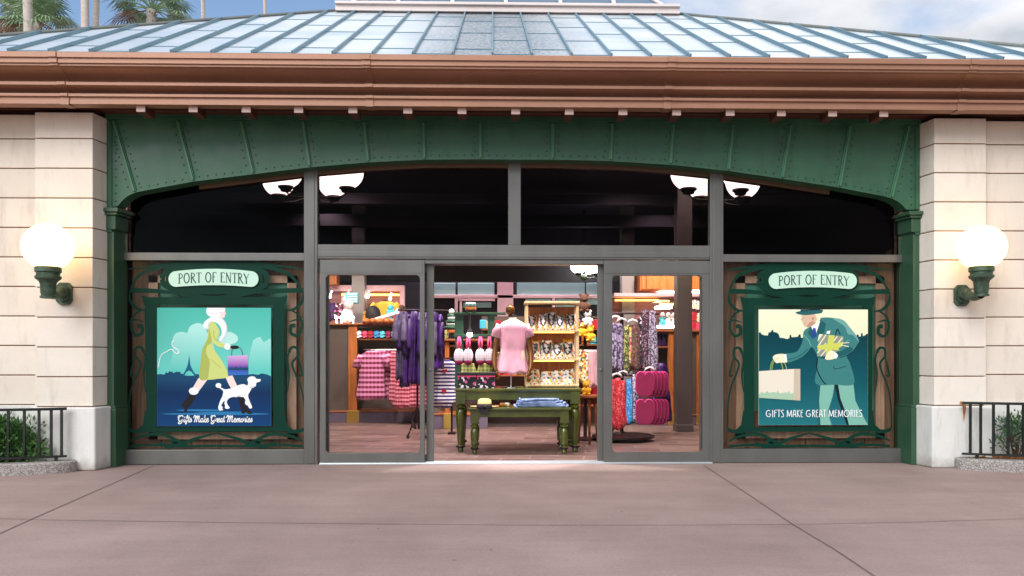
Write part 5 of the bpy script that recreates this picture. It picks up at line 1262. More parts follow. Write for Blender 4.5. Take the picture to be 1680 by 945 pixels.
# tiered ornament
Yo = 2.6; x = PX(741,Yo); z1 = PZ(510,741,Yo); z0 = PZ(540,741,Yo); t = thing('tiered_ornament', 'green and white tiered pagoda ornament on the striped shirt rack', 'ornament', (x,Yo,z0)); b = M(); b2_ = M()
for k in range(3):
    w = .10-.022*k; zz = z0+(z1-z0)*k/3; b.lathe([(w,zz),(w*1.25,zz+.02),(w*.5,zz+.06),(w*.4,zz+.075)], (x,Yo,0), 18); b2_.ball((x,Yo,zz+.075), w*.75, w*.75, .04, 16, 8)
part('tier', b, MAT['green_dark'], t, smooth='auto'); part('dome', b2_, MAT['white'], t, smooth=True)
# hat and jeans on nested table
Yh = .86; x = PX(795,Yh); t = thing('straw_hat', 'straw hat with a black bow on the smaller green table', 'hat', (x,Yh,ZN))
b = M(); b.lathe([(.175,.014),(.17,.008),(.085,.014),(.086,.03),(.078,.085),(.055,.10),(.0,.104)], (x,Yh,ZN), 30); part('crown', b, MAT['straw'], t, smooth=True)
b = M(); b.lathe([(.0885,.018),(.0875,.042)], (x,Yh,ZN), 30)
xb = x+.0; yq = .70
for s_ in (-1,1): b.ball((xb+s_*.045,yq,ZN+.015), .05, .018, .034, 12, 8); b.obox((xb+s_*.02,yq,ZN-.03), Vector((.02,0,s_*.006)), Vector((0,.004,0)), Vector((-s_*.01,0,.045)))
b.ball((xb,yq-.01,ZN+.015), .018, n=10, k=6); part('bow', b, MAT['black'], t, smooth='auto')
jl = ['bottom', 'second', 'third', 'topmost']
for k in range(4):
    x0, x1 = PX(843+k*3,Yh), PX(933-k*5,Yh); zz = ZN+.004+k*.024; b = M(); n = 40; rs = []
    for q in range(5):
        h_ = (0,.004,.012,.020,.024)[q]; e = (.96,1,1.01,1,.95)[q]; ring = []
        for i in range(n):
            a = 2*pi*i/n; sg = lambda v: math.copysign(abs(v)**.35, v)
            ring.append(((x0+x1)/2+(x1-x0)/2*e*sg(cos(a))*(1+.025*sin(5*a+k*2)), Yh+.05+.14*e*sg(sin(a))*(1+.05*sin(4*a+k)), zz+h_+.008*sin(3*a+k*1.7)*(1 if q else .3)+.006*sin(11*a)))
        rs.append(ring)
    b.rings(rs); o = b.build('folded_jeans', MAT['denim'], smooth='auto'); tag(o, '%s pair of washed blue folded jeans in the stack on the smaller table' % jl[k], 'jeans', 'stack of folded jeans')
for k, px in enumerate((824,832)):
    x = PX(px,Yh+.1); b = M(); b.ball((x,Yh+.12,ZN+.025), .035, .03, .024, 12, 8, e=.6); o = b.build('wrapped_trinket', MAT['f_floral_m'] if k else MAT['wood_orange'], smooth=True); tag(o, ['small orange wrapped trinket between the straw hat and the jeans','small multicolour trinket touching the jeans stack'][k], 'trinket')

# ------------------------------------------------ merchandise right of the shelf
Yr = 2.3
for k, (px, py, s, mt, lab) in enumerate(((958,512,.24,'toy_brown','tan plush toy topping the hanging bunch'),(964,534,.2,'white','white plush toy in the middle of the hanging bunch'),(955,552,.2,'toy_yellow','yellow plush toy in the hanging bunch by the shelf edge'),(968,560,.2,'toy_yellow','yellow plush toy in the hanging bunch by the door edge'),(950,536,.17,'f_floral_b','black and white plush toy in the hanging bunch'))):
    x, z = PX(px,Yr), PZ(py,px,Yr); plush(x, Yr, z, s*.72, MAT[mt], lab)
b = M(); x = PX(960,Yr+.2); b.lathe([(.22,0),(.22,.02),(.03,.03),(.025,.05),(.025,PZ(500,960,Yr)+.1)], (x,Yr+.2,.006), 20); 
for py in (520,540,560,572): b.tube([(x-.22,Yr+.05,PZ(py,960,Yr)-.02),(x,Yr+.2,PZ(py,960,Yr)),(x+.2,Yr+.05,PZ(py,960,Yr)-.02)], .01, 6)
o = b.build('display_rack', MAT['iron_brown'], smooth='auto'); tag(o, 'dark pole rack carrying the bunch of plush toys', 'rack')
for k, (px, w, mt, lab) in enumerate(((950,.16,'f_floral_m','wide multicolour scarf hanging beside the wooden shelf'),(962,.13,'f_floral_m','narrow multicolour scarf between two others right of the shelf'),(973,.13,'pink_trim','pale pink scarf hanging beside the open door edge'))):
    b = M(); x = PX(px,Yr-.08); cloth_rings(b, x, Yr-.05-.03*k, PZ(574,px,Yr), PZ(622+k*6,px,Yr), [(0,w*.8),(1,w)], .09, 5, .12, seed=40+k); o = b.build('scarf', MAT[mt], smooth=True); tag(o, lab, 'scarf', 'scarves')
b = M(); x = PX(972,Yr+.05); cloth_rings(b, x, Yr+.1, PZ(618,972,Yr), PZ(652,972,Yr), [(0,.12),(1,.2)], .12, 5, .1, seed=50); tag(b.build('red_skirt', MAT['red'], smooth=True), 'small crimson skirt hanging below the pale pink scarf', 'skirt')
x = PX(966,1.9); t = thing('stool', 'round red brown wooden stool half hidden behind the table', 'stool', (x,1.95,.006)); zs = PZ(648,966,1.9); b = M(); b.lathe([(.17,zs-.04),(.185,zs-.03),(.185,zs-.008),(.17,zs)], (x,1.95,0), 24); part('seat', b, MAT['wood_red'], t, smooth='auto')
for a in range(3):
    b = M(); b.tube([(x+.1*cos(a*2.1+.5),1.95+.1*sin(a*2.1+.5),zs-.03),(x+.15*cos(a*2.1+.5),1.95+.15*sin(a*2.1+.5),.006)], [.022,.016], 10); part('leg', b, MAT['wood_red'], t, smooth=True)
plush(x-.03, 1.93, zs, .13, MAT['toy_yellow'], 'yellow plush toy sitting on the wooden stool')

# ------------------------------------------------ left: wooden display counter
def counter(name, lab, posts, Y, plinth, px0, px1, pyt, panel_px, shelf_px, shelf_py):
    t = thing(name, lab, 'counter', (PX((px0+px1)/2,Y),Y,.006))
    x0, x1 = PX(px0,Y), PX(px1,Y); zt = PZ(pyt,(px0+px1)/2,Y); zp = PZ(plinth,(px0+px1)/2,Y)
    b = M(); b.box(x0, x1, Y-.05, Y+.8, .006, zp); part('plinth', b, MAT['plinth_purple'], t, bevel=.006)
    b = M(); b.box(x0, x1, Y-.06, Y+.8, zp, zp+.025); part('ledge', b, MAT['wood_red'], t, bevel=.004)
    for a, e in posts:
        b = M(); b.box(PX(a,Y), PX(e,Y), Y-.02, Y+.10, zp+.025, zt-.04); po = part('post', b, MAT['wood_orange'], t, bevel=.008)
        b = M(); b.box(PX(a,Y)-.02, PX(e,Y)+.04, Y-.065, Y+.10, .008, zp+.03); part('brass_foot', b, MAT['brass'], po, bevel=.004)
    a, e = panel_px; b = M(); b.box(PX(a,Y), PX(e,Y), Y+.02, Y+.06, zp+.025, zt-.05); part('side_panel', b, MAT['panel_grey'], t)
    b = M(); b.box(x0, x1, Y+.70, Y+.74, zp+.025, zt-.05); part('back_panel', b, MAT['panel_grey'], t)
    b = M(); b.box(x0, x1, Y-.06, Y+.75, zt-.04, zt); part('counter_top', b, MAT['wood_red'], t, bevel=.01)
    for py in shelf_py:
        z = PZ(py,(shelf_px[0]+shelf_px[1])/2,Y); b = M(); b.box(PX(shelf_px[0],Y), PX(shelf_px[1],Y), Y+.0, Y+.7, z-.03, z); part('shelf', b, MAT['wood_red'], t, bevel=.004)
    return t, zt
YK = 5.6
tc_, ztL = counter('display_counter', 'orange oak counter with grey side panel seen through the door beside the poodle poster', ((571.5,586),), YK, 676, 520, 700, 530, (528,571), (587,662), (555,))
# scalloped carved brackets along the counter edge
b = M()
for k in range(5):
    px = 599+k*11.5; x = PX(px,YK-.2); b.ball((x,YK-.06,ztL+.03), .075, .10, .055, 16, 10)
part('scalloped_edge', b, MAT['wood_orange'], tc_, smooth=True)
cols = [('white','white'),('pink_strap','hot pink'),('red','crimson'),('f_blue_print','bright blue'),('cyan','cyan'),('magenta','magenta'),('denim','pale blue')]
zs = PZ(555,620,YK)
for k, (mt, nm) in enumerate(cols):
    x = PX(590+k*9.5,YK+.1); b = M(); 
    for q in range(2): b.obox((x,YK+.12,zs+.045+.05*q), Vector((.04,0,.012)), Vector((0,.14,0)), Vector((-.02,.02,.03)))
    tag(b.build('folded_jersey', MAT[mt], bevel=.012), '%s folded top leaning in the row under the counter edge' % nm, 'folded top', 'folded tops on the counter shelf')
# gingham shirts hanging (shingled)
for k in range(5):
    px = 610+k*6.5; Yg = YK-.12-.05*(4-k)
    b = M(); tee(b, PX(px,Yg), Yg, PZ(576-k*.5,px,Yg), .82, .50-.012*k, .10, seed=60+k, sleeve=.22, folds=6, amp=.08); lab = ['front magenta gingham shirt of the shingled row, nearest the orange post','second magenta gingham shirt of the shingled row','third magenta gingham shirt of the shingled row','fourth magenta gingham shirt of the shingled row','rearmost magenta gingham shirt, nearest the purple garments'][k]
    tag(b.build('gingham_shirt', MAT['f_gingham_pink'], smooth=True), lab, 'shirt', 'magenta gingham shirts on the counter')
for k, (px, py, h_, w) in enumerate(((652,577,.85,.26),(662,600,.70,.32),(675,606,.62,.36),(687,596,.72,.34))):
    Yg = YK-.5-.06*k; b = M(); cloth_rings(b, PX(px,Yg), Yg, PZ(py,px,Yg), PZ(py,px,Yg)-h_, [(0,w*.6),(.1,w*.9),(1,w)], .16, 6, .14, seed=70+k)
    tag(b.build('gingham_blouse', MAT['f_gingham_red'], smooth=True), ['red gingham blouse beside the magenta shirts','red gingham blouse hanging lowest under the purple rack','ruffled red gingham blouse in the middle of its row','red gingham blouse nearest the open doorway'][k], 'blouse', 'red gingham blouses')
b = M(); b.tube([(PX(596,YK-.2),YK-.15,PZ(574,596,YK)),(PX(700,YK-.2),YK-.3,PZ(574,700,YK))], .012, 8); b.tube([(PX(698,YK),YK-.3,PZ(574,700,YK)),(PX(698,YK),YK+.0,PZ(574,700,YK))], .012, 8); part('hanging_rail', b, MAT['chrome'], tc_)
Yw_ = 6.9
# purple rack
Yp = 2.75; x0, x1 = PX(655,Yp), PX(735,Yp); t = thing('clothes_rack', 'dark iron clothes rack with scrolled foot and purple garments', 'clothes rack', ((x0+x1)/2,Yp,.006))
zr = PZ(508,690,Yp)
b = M(); b.tube([(x0-.02,Yp,zr),(x1+.1,Yp+.25,zr)], .014, 8); part('rail', b, MAT['iron_brown'], t)
xf = PX(684,Yp); b = M(); b.tube([(xf,Yp+.08,zr),(xf,Yp+.08,.22)], .016, 8)
part('upright', b, MAT['iron_brown'], t)
b = M()
for s_ in (-1,1): b.tube(crom([Vector((xf,Yp+.08,.45)),Vector((xf+s_*.05,Yp+.06,.32)),Vector((xf+s_*.075,Yp+.02,.20)),Vector((xf+s_*.02,Yp+.02,.14)),Vector((xf+s_*.05,Yp-.0,.22)),Vector((xf+s_*.10,Yp-.04,.10)),Vector((xf+s_*.12,Yp-.06,.05))],5), .013, 8)
part('scroll_foot', b, MAT['iron_brown'], t, smooth=True)
for s_ in (-1,1):
    b = M(); b.ball((xf+s_*.12,Yp-.06,.032), .026, .014, .026, 12, 8); part('caster', b, MAT['black'], t, smooth=True)
for k, (px, py0, py1, w, mt, nm) in enumerate(((658,512,622,.11,'grey_violet','outermost grey violet garment on the dark rack, nearest the counter'),(665,512,634,.13,'purple','narrow purple garment just inside the grey violet one'),(679,511,628,.20,'purple','deep purple velour garment showing in the sidelight'),(689,513,630,.20,'purple','dark purple garment at the sidelight edge'),(712,512,604,.22,'purple','dark purple garment showing in the open doorway'),(702,513,610,.2,'grey_violet','grey violet garment behind the open door leaf'))):
    Yg = Yp+.03*k; b = M(); cloth_rings(b, PX(px,Yg), Yg, PZ(py0,px,Yg), PZ(py1,px,Yg), [(0,w*.45),(.06,w*.85),(.2,w),(1,w*1.08)], .34, 9, .15, seed=80+k)
    for sg in (-1,1): b.tube(crom([Vector((PX(px,Yg)+sg*w*.42,Yg-.10,PZ(py0,px,Yg)-.05)),Vector((PX(px,Yg)+sg*w*.55,Yg-.17,PZ(py0,px,Yg)-.22)),Vector((PX(px,Yg)+sg*w*.5,Yg-.19,PZ(py0,px,Yg)-.42-.1*(k%3)))],4), [.03+.0028*i for i in range(9)], 10)
    tag(b.build('hanging_garment', MAT[mt], smooth=True), nm, 'garment', 'purple garments on the iron rack')
for k, (px, mt, nm) in enumerate(((600,'toy_yellow','yellow'),(606,'red','red'),(641,'cyan','cyan'),(647,'pink_strap','pink'),(653,'white','white'),(659,'toy_brown','brown'),(665,'f_lime','lime'))):
    b = M(); x = PX(px,YK+.5); w = .05+.01*(k%3); b.box(x-w, x+w, YK+.45, YK+.55, ztL+.001, ztL+.16+.05*(k%3)); b.ball((x,YK+.5,ztL+.2+.05*(k%3)), w*.8, n=10, k=6)
    tag(b.build('souvenir', MAT[mt], bevel=.01), '%s round-topped souvenir at the back of the oak counter' % nm, 'souvenir', 'souvenirs at the back of the oak counter')
for k, px in enumerate((541,566,603,640)):
    b = M(); x, z = PX(px,Yw_-.3), PZ(487+3*(k%2),px,Yw_-.3); b.ball((x,Yw_-.3,z), .03, n=10, k=6); b.tube([(x,Yw_-.3,z+.02),(x,Yw_-.1,z+.12)], .01, 6); tag(b.build('picture_lamp', MAT['lamp_white'], smooth=True), ['tiny white lamp on the slatwall at the far sidelight edge','tiny white lamp on the slatwall left of the cyan carton','tiny white lamp on the slatwall between carton and yellow shirt','tiny white lamp on the slatwall over the yellow shirt'][k], 'lamp', 'tiny lamps on the slatwall')
# wall behind: mauve beams, slatwall, yellow tee, cap, carton
Yw2 = 6.9
sl = thing('slatwall_bay', 'pink slatwall bay with mauve frame above the oak counter', 'wall display', (PX(600,Yw2),Yw2,.5))
b = M(); ibox(b, 500, 660, 478, 560, Yw2, .05)
for k in range(9): ibox(b, 500, 660, 482+k*8, 483.2+k*8, Yw2-.012, .012)
part('slat_panel', b, MAT['pink_slat'], sl)
b = M(); ibox(b, 500, 664, 468, 477, Yw2-.14, .14); ibox(b, 656, 664, 477, 560, Yw2-.14, .14); ibox(b, 596, 602, 482, 540, Yw2-.06, .05); ibox(b, 560, 565, 480, 540, Yw2-.06, .05); part('mauve_frame', b, MAT['pink_trim'], sl, bevel=.006)
b = M(); ibox(b, 560, 655, 482, 485, Yw2-.10, .05); part('picture_light', b, MAT['lamp_warm'], sl)
b = M(); ibox(b, 500, 553, 448, 466, Yw2-.4, .3); tag(b.build('wall_cupboard', MAT['wood_orange'], bevel=.01), 'orange oak wall cupboard at the top corner of the sidelight', 'cupboard')
b = M(); tee(b, PX(632,Yw2-.2), Yw2-.2, PZ(496,632,Yw2), .42, .50, .1, seed=90); 
o = thing('yellow_shirt', 'mustard yellow shirt on a hanger above the counter', 'shirt', (PX(632,Yw2-.2),Yw2-.2,PZ(525,632,Yw2))); part('cloth', b, MAT['yellow'], o, smooth=True); b = M(); hanger(b, PX(632,Yw2-.2), Yw2-.2, PZ(494,632,Yw2)); part('hanger', b, MAT['black'], o)
b = M(); x, z = PX(612,YK+.3), ztL+.02; b.ball((x,YK+.3,z+.14), .14, .14, .17, 18, 12); b.lathe([(.20,z),(.2,z+.012),(.13,z+.02)], (x,YK+.3,0), 20); tag(b.build('felt_hat', MAT['black'], smooth='auto'), 'round black hat on the counter under the yellow shirt', 'hat')
b = M(); b.obox((PX(634,YK+.1),YK+.1,ztL+.12), Vector((.24,0,.075)), Vector((0,.1,0)), Vector((-.01,0,.03))); tag(b.build('folded_cloth', MAT['white'], bevel=.02), 'white folded cloth leaning before the yellow shirt', 'cloth')
t = thing('display_carton', 'cyan and white carton with white figure on the counter end', 'carton', (PX(573,YK),YK+.2,ztL))
b = M(); ibox(b, 566, 587, 480, 497, YK+.2, .16); part('card', b, MAT['cyan'], t, bevel=.005)
b = M()
for k in range(4): ibox(b, 569, 586, 481.5+k*4, 483.5+k*4, YK+.19, .012)
part('white_band', b, MAT['white'], t)
b = M(); x = PX(570,YK+.1); b.ball((x,YK+.1,ztL+.14), .11, .1, .14, 14, 10); b.ball((x+.03,YK+.06,ztL+.33), .085, .08, .085, 14, 10); b.tube([(x,YK+.2,ztL+.2),(x,YK+.22,ztL+.6)], .012, 6); part('figure', b, MAT['white'], t, smooth=True)
for k, px in enumerate((552,560,579)):
    b = M(); x, z = PX(px,YK-.0), PZ(521,px,YK); b.ball((x,YK,z), .028, n=12, k=8); b.tube([(x,YK,z-.025),(x,YK+.02,ztL)], .012, 6); tag(b.build('counter_spotlight', MAT['lamp_white'], smooth=True), ['small white spotlight at the counter end','small white spotlight between two others on the counter','small white spotlight below the cyan carton'][k], 'spotlight', 'small spotlights on the oak counter')
for k, (px, mt) in enumerate(((545,'purple'),(556,'f_floral_b'))):
    b = M(); Yg = YK+.4; cloth_rings(b, PX(px,Yg), Yg, PZ(497,px,Yg), PZ(524,px,Yg), [(0,.12),(1,.3)], .2, 6, .12, seed=95+k); tag(b.build('draped_garment', MAT[mt], smooth=True), ['dark purple garment draped at the counter end','black floral garment draped next to the purple one'][k], 'garment', 'draped garments on the counter end')

# ------------------------------------------------ centre left: striped shirts before an oak fixture
Yc = 4.3
tcf, ztc = counter('display_fixture', 'low oak fixture seen behind the striped shirts and green table', ((730,737),), Yc, 681, 700, 800, 556, (702,720), (712,760), (566,))
ztc = ztc
b = M(); b.box(PX(712,Yc), PX(723,Yc), Yc+.2, Yc+.3, ztc, PZ(515,718,Yc)); part('upright', b, MAT['wood_orange'], tcf, bevel=.005)
b = M(); b.box(PX(712,Yc), PX(753,Yc), Yc+.15, Yc+.4, PZ(545,730,Yc), PZ(541,730,Yc)); part('top_shelf', b, MAT['wood_orange'], tcf, bevel=.004)
for k, (px, mt, nm) in enumerate(((725,'pink_strap','pink bottle leaning on the low oak fixture'),(732,'f_lime','lime bottle beside the pink one on the low oak fixture'))):
    b = M(); x = PX(px,Yc); b.lathe([(.035,0),(.04,.02),(.04,.10),(.02,.14),(.018,.17)], (x,Yc+.05,ztc), 14); tag(b.build('bottle', MAT[mt], smooth='auto'), nm, 'bottle')
for k, (px, py, Yg, nm) in enumerate(((729,590,3.2,'front navy striped shirt with red hearts beside the table'),(721,598,3.4,'rear navy striped shirt mostly behind the front one'))):
    t = thing('striped_shirt', nm, 'shirt', (PX(px,Yg),Yg,PZ(660,px,Yg)), 'navy striped shirts')
    b = M(); tee(b, PX(px,Yg), Yg, PZ(py,px,Yg), .64, .40, .12, seed=100+k, sleeve=.20, folds=6, amp=.10); part('cloth', b, MAT['f_stripe'], t, smooth=True)
    for q in ((.01,.16),(.0,.46)):
        if k == 0:
            b = M(); x, z = PX(px,Yg)+q[0], PZ(py,px,Yg)-q[1]
            b.slab([(x,z-.045),(x+.03,z-.012),(x+.036,z+.012),(x+.02,z+.024),(x,z+.01),(x-.02,z+.024),(x-.036,z+.012),(x-.03,z-.012)], Yg-.072, Yg-.055); part('heart_patch', b, MAT['red'], t)
b = M(); b.tube([(PX(705,3.3),3.35,PZ(588,720,3.3)),(PX(745,3.3),3.35,PZ(588,720,3.3))], .012, 8); b.tube([(PX(741,3.35),3.38,PZ(588,720,3.3)),(PX(741,3.35),3.38,.006)], .014, 8); b.box(PX(735,3.38),PX(748,3.38),3.28,3.5,.006,.03)
tag(b.build('garment_stand', MAT['iron_brown'], smooth='auto'), 'thin iron stand holding the navy striped shirts', 'rack')
# dark merchandise mass behind mannequin: back fixture
Yd = 4.6
bf = thing('back_fixture', 'dark fixture of small boxed goods behind the mannequin and bag shelf', 'shelf', (PX(850,Yd),Yd,.006))
b = M(); b.box(PX(790,Yd), PX(985,Yd), Yd+.2, Yd+.26, .006, PZ(518,880,Yd)); part('back_board', b, MAT['panel_grey'], bf)
for k, py in enumerate((540,565,590,615,640,664)):
    z = PZ(py,880,Yd); b = M(); b.box(PX(790,Yd), PX(985,Yd), Yd-.12, Yd+.2, z-.02, z); part('shelf', b, MAT['wood_red'], bf)
gm = [('red','red'),('toy_yellow','yellow'),('f_floral_w','white floral'),('cyan','cyan'),('f_lime','lime'),('wood_orange','orange'),('black','black'),('pink_strap','pink')]
rr = random.Random(4); bx = [(px, py) for py in (540,565,590,615) for px in range(794,984,12) if not (858 < px < 952) and not (818 < px < 866 and py < 600) and not (px<812 and py>560)]
for k, (px, py) in enumerate(bx):
    mt, nm = rr.choice(gm); x, z = PX(px+rr.uniform(-2,2),Yd-.05), PZ(py,px,Yd)
    b = M(); h_ = rr.uniform(.10,.17); w = rr.uniform(.05,.07)
    b.box(x-w, x+w, Yd-.10, Yd+.02, z, z+h_); tag(b.build('boxed_souvenir', MAT[mt], bevel=.012), '%s souvenir box on the dark back fixture, %s' % (nm, 'left of the mannequin' if px < 835 else ('behind the mannequin' if px < 862 else 'right of the bag shelf')), 'box', 'small boxed goods on the back fixture, %s %s' % (nm, 'a' if px < 835 else 'b'))

# ------------------------------------------------ right: scarf rack
Yq = 2.35; xq = PX(1022,Yq); t = thing('scarf_rack', 'dark round-based rack of scarves behind the door beside the man poster', 'clothes rack', (xq,Yq,.006))
b = M(); b.lathe([(.40,.045),(.43,.055),(.43,.08),(.38,.095),(.06,.11),(.03,.13)], (xq,Yq,0), 36); part('base_plate', b, MAT['iron_brown'], t, smooth='auto')
for a in range(5):
    b = M(); x, y = xq+.36*cos(a*1.257+.4), Yq+.36*sin(a*1.257+.4); b.ball((x,y,.026), .026, .016, .026, 10, 8); b.box(x-.012, x+.012, y-.012, y+.012, .03, .06); part('caster', b, MAT['black'], t, smooth='auto')
zq = PZ(515,1030,Yq); b = M(); b.lathe([(.025,.12),(.025,zq)], (xq,Yq+.1,0), 14); part('pole', b, MAT['iron_brown'], t, smooth='auto')
for z in (zq, PZ(617,1030,Yq)):
    b = M(); b.tube([(xq-.35,Yq-.02,z),(xq,Yq,z+.01),(xq+.50,Yq+.02,z)], .013, 8); part('arm_rail', b, MAT['iron_brown'], t)
def scarf(px, py0, py1, w, mt, nm, Yg, d=.12, folds=5, seed=0, grp='scarves', w2=None):
    b = M(); cloth_rings(b, PX(px,Yg), Yg, PZ(py0,px,Yg), PZ(py1,px,Yg), [(0,w*.7),(.05,w*.95),(1,w2 or w)], d, folds, .13, seed=seed); tag(b.build('scarf', MAT[mt], smooth=True), nm, 'scarf', grp)
sc_ = [(1006,530,604,.12,'f_grey','violet grey patterned scarf at the door stile, upper tier'),(1015,531,608,.13,'f_grey','violet grey patterned scarf second from the door stile, upper tier'),(1027,536,612,.10,'f_lime','lime and black scarf, upper tier'),(1042,534,606,.15,'f_paisley_r','rust paisley scarf, upper tier'),
       (1058,508,606,.15,'f_paisley_d','long dark paisley scarf hung highest'),(1071,510,608,.12,'f_paisley_d','long dark paisley scarf, outer one with pale spots')]
for k, (px, a, b_, w, mt, nm) in enumerate(sc_): scarf(px, a, b_, w, mt if k < 5 else 'f_leopard', nm if k < 5 else 'long mottled pale scarf hung outermost on the rack', Yq-.04+.02*k, seed=110+k)
for k, (px, a, b_, w, mt, nm) in enumerate([(1005,622,702,.13,'f_red_print','red lace scarf at the door stile, lower tier'),(1013,620,704,.13,'f_red_print','red lace scarf in the middle of the red ones, lower tier'),(1021,624,698,.13,'f_red_print','red lace scarf next to the blue one, lower tier'),(1031,622,694,.12,'f_blue_print','bright blue scarf on the lower tier'),(1042,614,692,.13,'f_leopard','grey leopard scarf on the lower tier')]):
    scarf(px, a, b_, w*.75, mt, nm, Yq-.05+.015*k, seed=120+k, w2=w*1.15)
for k, (px, a, b_, w, mt, nm) in enumerate([(1034,533,600,.09,'f_floral_m','mustard print scarf between the lime and rust ones, upper tier'),(1049,520,604,.08,'f_floral_b','black and pink scarf between the rust and dark paisley ones'),(1065,512,600,.08,'f_leopard','narrow pale leopard scarf between two dark paisley ones'),(1026,628,690,.07,'f_grey','thin violet scarf squeezed between the red and blue ones')]):
    scarf(px, a, b_, w, mt, nm, Yq+.03+.01*k, seed=130+k)
for k, (px, y0, y1) in enumerate(((1086,596,652),(1091,600,690),(1083,650,694))):
    b = M(); cloth_rings(b, PX(px,3.2), 3.2+.1*k, PZ(y0,px,3.2), PZ(y1,px,3.2), [(0,.08),(.1,.16),(1,.2)], .2, 7, .16, seed=140+k); tag(b.build('hanging_garment', MAT['purple'], smooth=True), ['short purple garment right of the upper heart pads','long purple garment between the heart pads and oak post','short purple garment right of the lower heart pads'][k], 'garment', 'purple garments behind the heart pads')
# white hanger clips
for k, (px, py) in enumerate(((1010,522),(1020,526),(1038,528),(1012,616),(1022,612),(1066,606))):
    b = M(); x, z = PX(px,Yq-.06), PZ(py,px,Yq-.06); b.tube([(x-.07,Yq-.06,z-.03),(x-.05,Yq-.06,z+.012),(x,Yq-.06,z+.03),(x+.05,Yq-.06,z+.012),(x+.07,Yq-.06,z-.03)], .015, 8); tag(b.build('scarf_hanger', MAT['white'], smooth=True), ['white hanger at the door stile holding a violet grey scarf','white hanger behind the first violet grey scarf','white hanger over the rust paisley scarf','white hanger over the red scarves','white hanger between red and blue scarves','white hanger under the mottled pale scarf'][k], 'hanger', 'white scarf hangers')
# heart-shaped magenta pads
Yv = 2.2
for tier, (py0, py1) in enumerate(((610,650),(655,696))):
    for k in range(5):
        px = 1058+k*6.0; Yg = Yv+.05*k; x, z = PX(px,Yg), PZ((py0+py1)/2,px,Yg); hh = (py1-py0)/2/SC(Yg); w = .125
        o_ = [(x+w*u, z+hh*v) for u, v in ((0,.72),(.12,.90),(.34,1.0),(.62,.98),(.86,.84),(.98,.56),(1.0,.2),(.99,-.2),(.94,-.52),(.78,-.8),(.5,-.96),(.2,-1.0))]; o_ = o_+[(2*x-a, b) for a, b in o_[:0:-1]]
        t = thing('heart_pad', '%s magenta heart pad of the %s tier, %s' % (orderw[min(k,3)] if k < 4 else 'rearmost', 'upper' if not tier else 'lower', 'beside the scarves'), 'heart pad', (x,Yg,z-hh), 'magenta heart pads on the scarf rack')
        b = M(); b.slab(o_, Yg-.012, Yg+.012); part('pad', b, MAT['magenta'], t, bevel=.006)
        b = M(); cl2 = [Vector((p[0],Yg,p[1])) for p in o_]+[Vector((o_[0][0],Yg,o_[0][1]))]; b.tube(cl2, .009, 6); part('piping', b, MAT['magenta_edge'], t)
# right oak fixture
tr_, ztr = counter('wall_fixture', 'oak fixture with brass foot behind the dark pillar', ((1096.5,1105),(1143,1150)), 4.9, 682, 1050, 1200, 541, (1105,1160), (1060,1097), (568,))
Yx = 5.9
b = M(); ibox(b, 1050, 1190, 440, 477, Yx, .5); b2_ = M()
cb = thing('wall_cupboard', 'orange oak wall cupboard above the shelf lights beside the dark pillar', 'cupboard', (PX(1100,Yx),Yx,PZ(477,1100,Yx))); part('body', b, MAT['wood_orange'], cb, bevel=.01)
for a, e in ((1053,1060),(1061,1108),(1137,1160)):
    b = M(); ibox(b, a, e, 446, 475, Yx-.03, .03); part('door_panel', b, MAT['wood_orange'], cb, bevel=.012)
b = M(); ibox(b, 1008, 1190, 481, 486, Yx-.1, .5); part('cornice_board', b, MAT['pink_trim'], cb)
b = M(); ibox(b, 1085, 1110, 478, 481.5, Yx, .4); ibox(b, 1136, 1160, 476, 478.5, Yx, .4); part('light_strip', b, MAT['lamp_white'], cb)
sl2 = thing('slatwall_bay', 'rose slatwall bay with warm lights behind the scarf rack', 'wall display', (PX(1050,Yx+.5),Yx+.5,.5))
b = M(); ibox(b, 1000, 1200, 486, 600, Yx+.4, .05)
for k in range(8): ibox(b, 1000, 1200, 490+k*8, 491.2+k*8, Yx+.388, .012)
part('slat_panel', b, MAT['pink_slat'], sl2)
b = M(); ibox(b, 1010, 1080, 491, 493.5, Yx+.2, .1); part('warm_light', b, MAT['lamp_warm'], sl2)
for k, (px, py, w) in enumerate(((1086,494,26),(1095,499,22),(1090,504,26))):
    b = M(); ibox(b, px-w/2, px+w/2, py-2, py+2, Yx-.2-.05*k, .2); tag(b.build('shelf_board', MAT['wood_cream'] if k < 2 else MAT['lamp_white'], bevel=.01), ['top pale shelf board beside the dark pillar','second pale shelf board beside the dark pillar','lit white shelf board above the white figures'][k], 'shelf', 'boards beside the dark pillar')
for k, px in enumerate((1087,1096.5,1106)):
    Yg = 5.2; x, z = PX(px,Yg), ztr; b = M(); zz = PZ(534,px,Yg); t = thing('figurine', ['white figurine farthest from the dark pillar','white figurine with pointed arms between two others','white figurine touching the dark pillar'][k], 'figurine', (x,Yg,zz), 'white figurines on the oak fixture')
    b.lathe([(.055,0),(.06,.02),(.05,.07),(.022,.12),(.02,.14)], (x,Yg,zz), 14); b.obox((x,Yg,zz+.13), Vector((.06,0,.05*(1 if k == 1 else .2))), Vector((0,.015,0)), Vector((0,0,.015)))
    part('body', b, MAT['white'] if k else MAT['cyan'], t, smooth='auto'); b = M(); b.ball((x,Yg,zz+.185), .042, n=12, k=8); part('head', b, MAT['white'], t, smooth=True)
b = M(); ibox(b, 1078, 1112, 534, 537, 5.15, .3); tag(b.build('lit_shelf', MAT['lamp_white']), 'glowing white shelf under the white figurines', 'shelf')
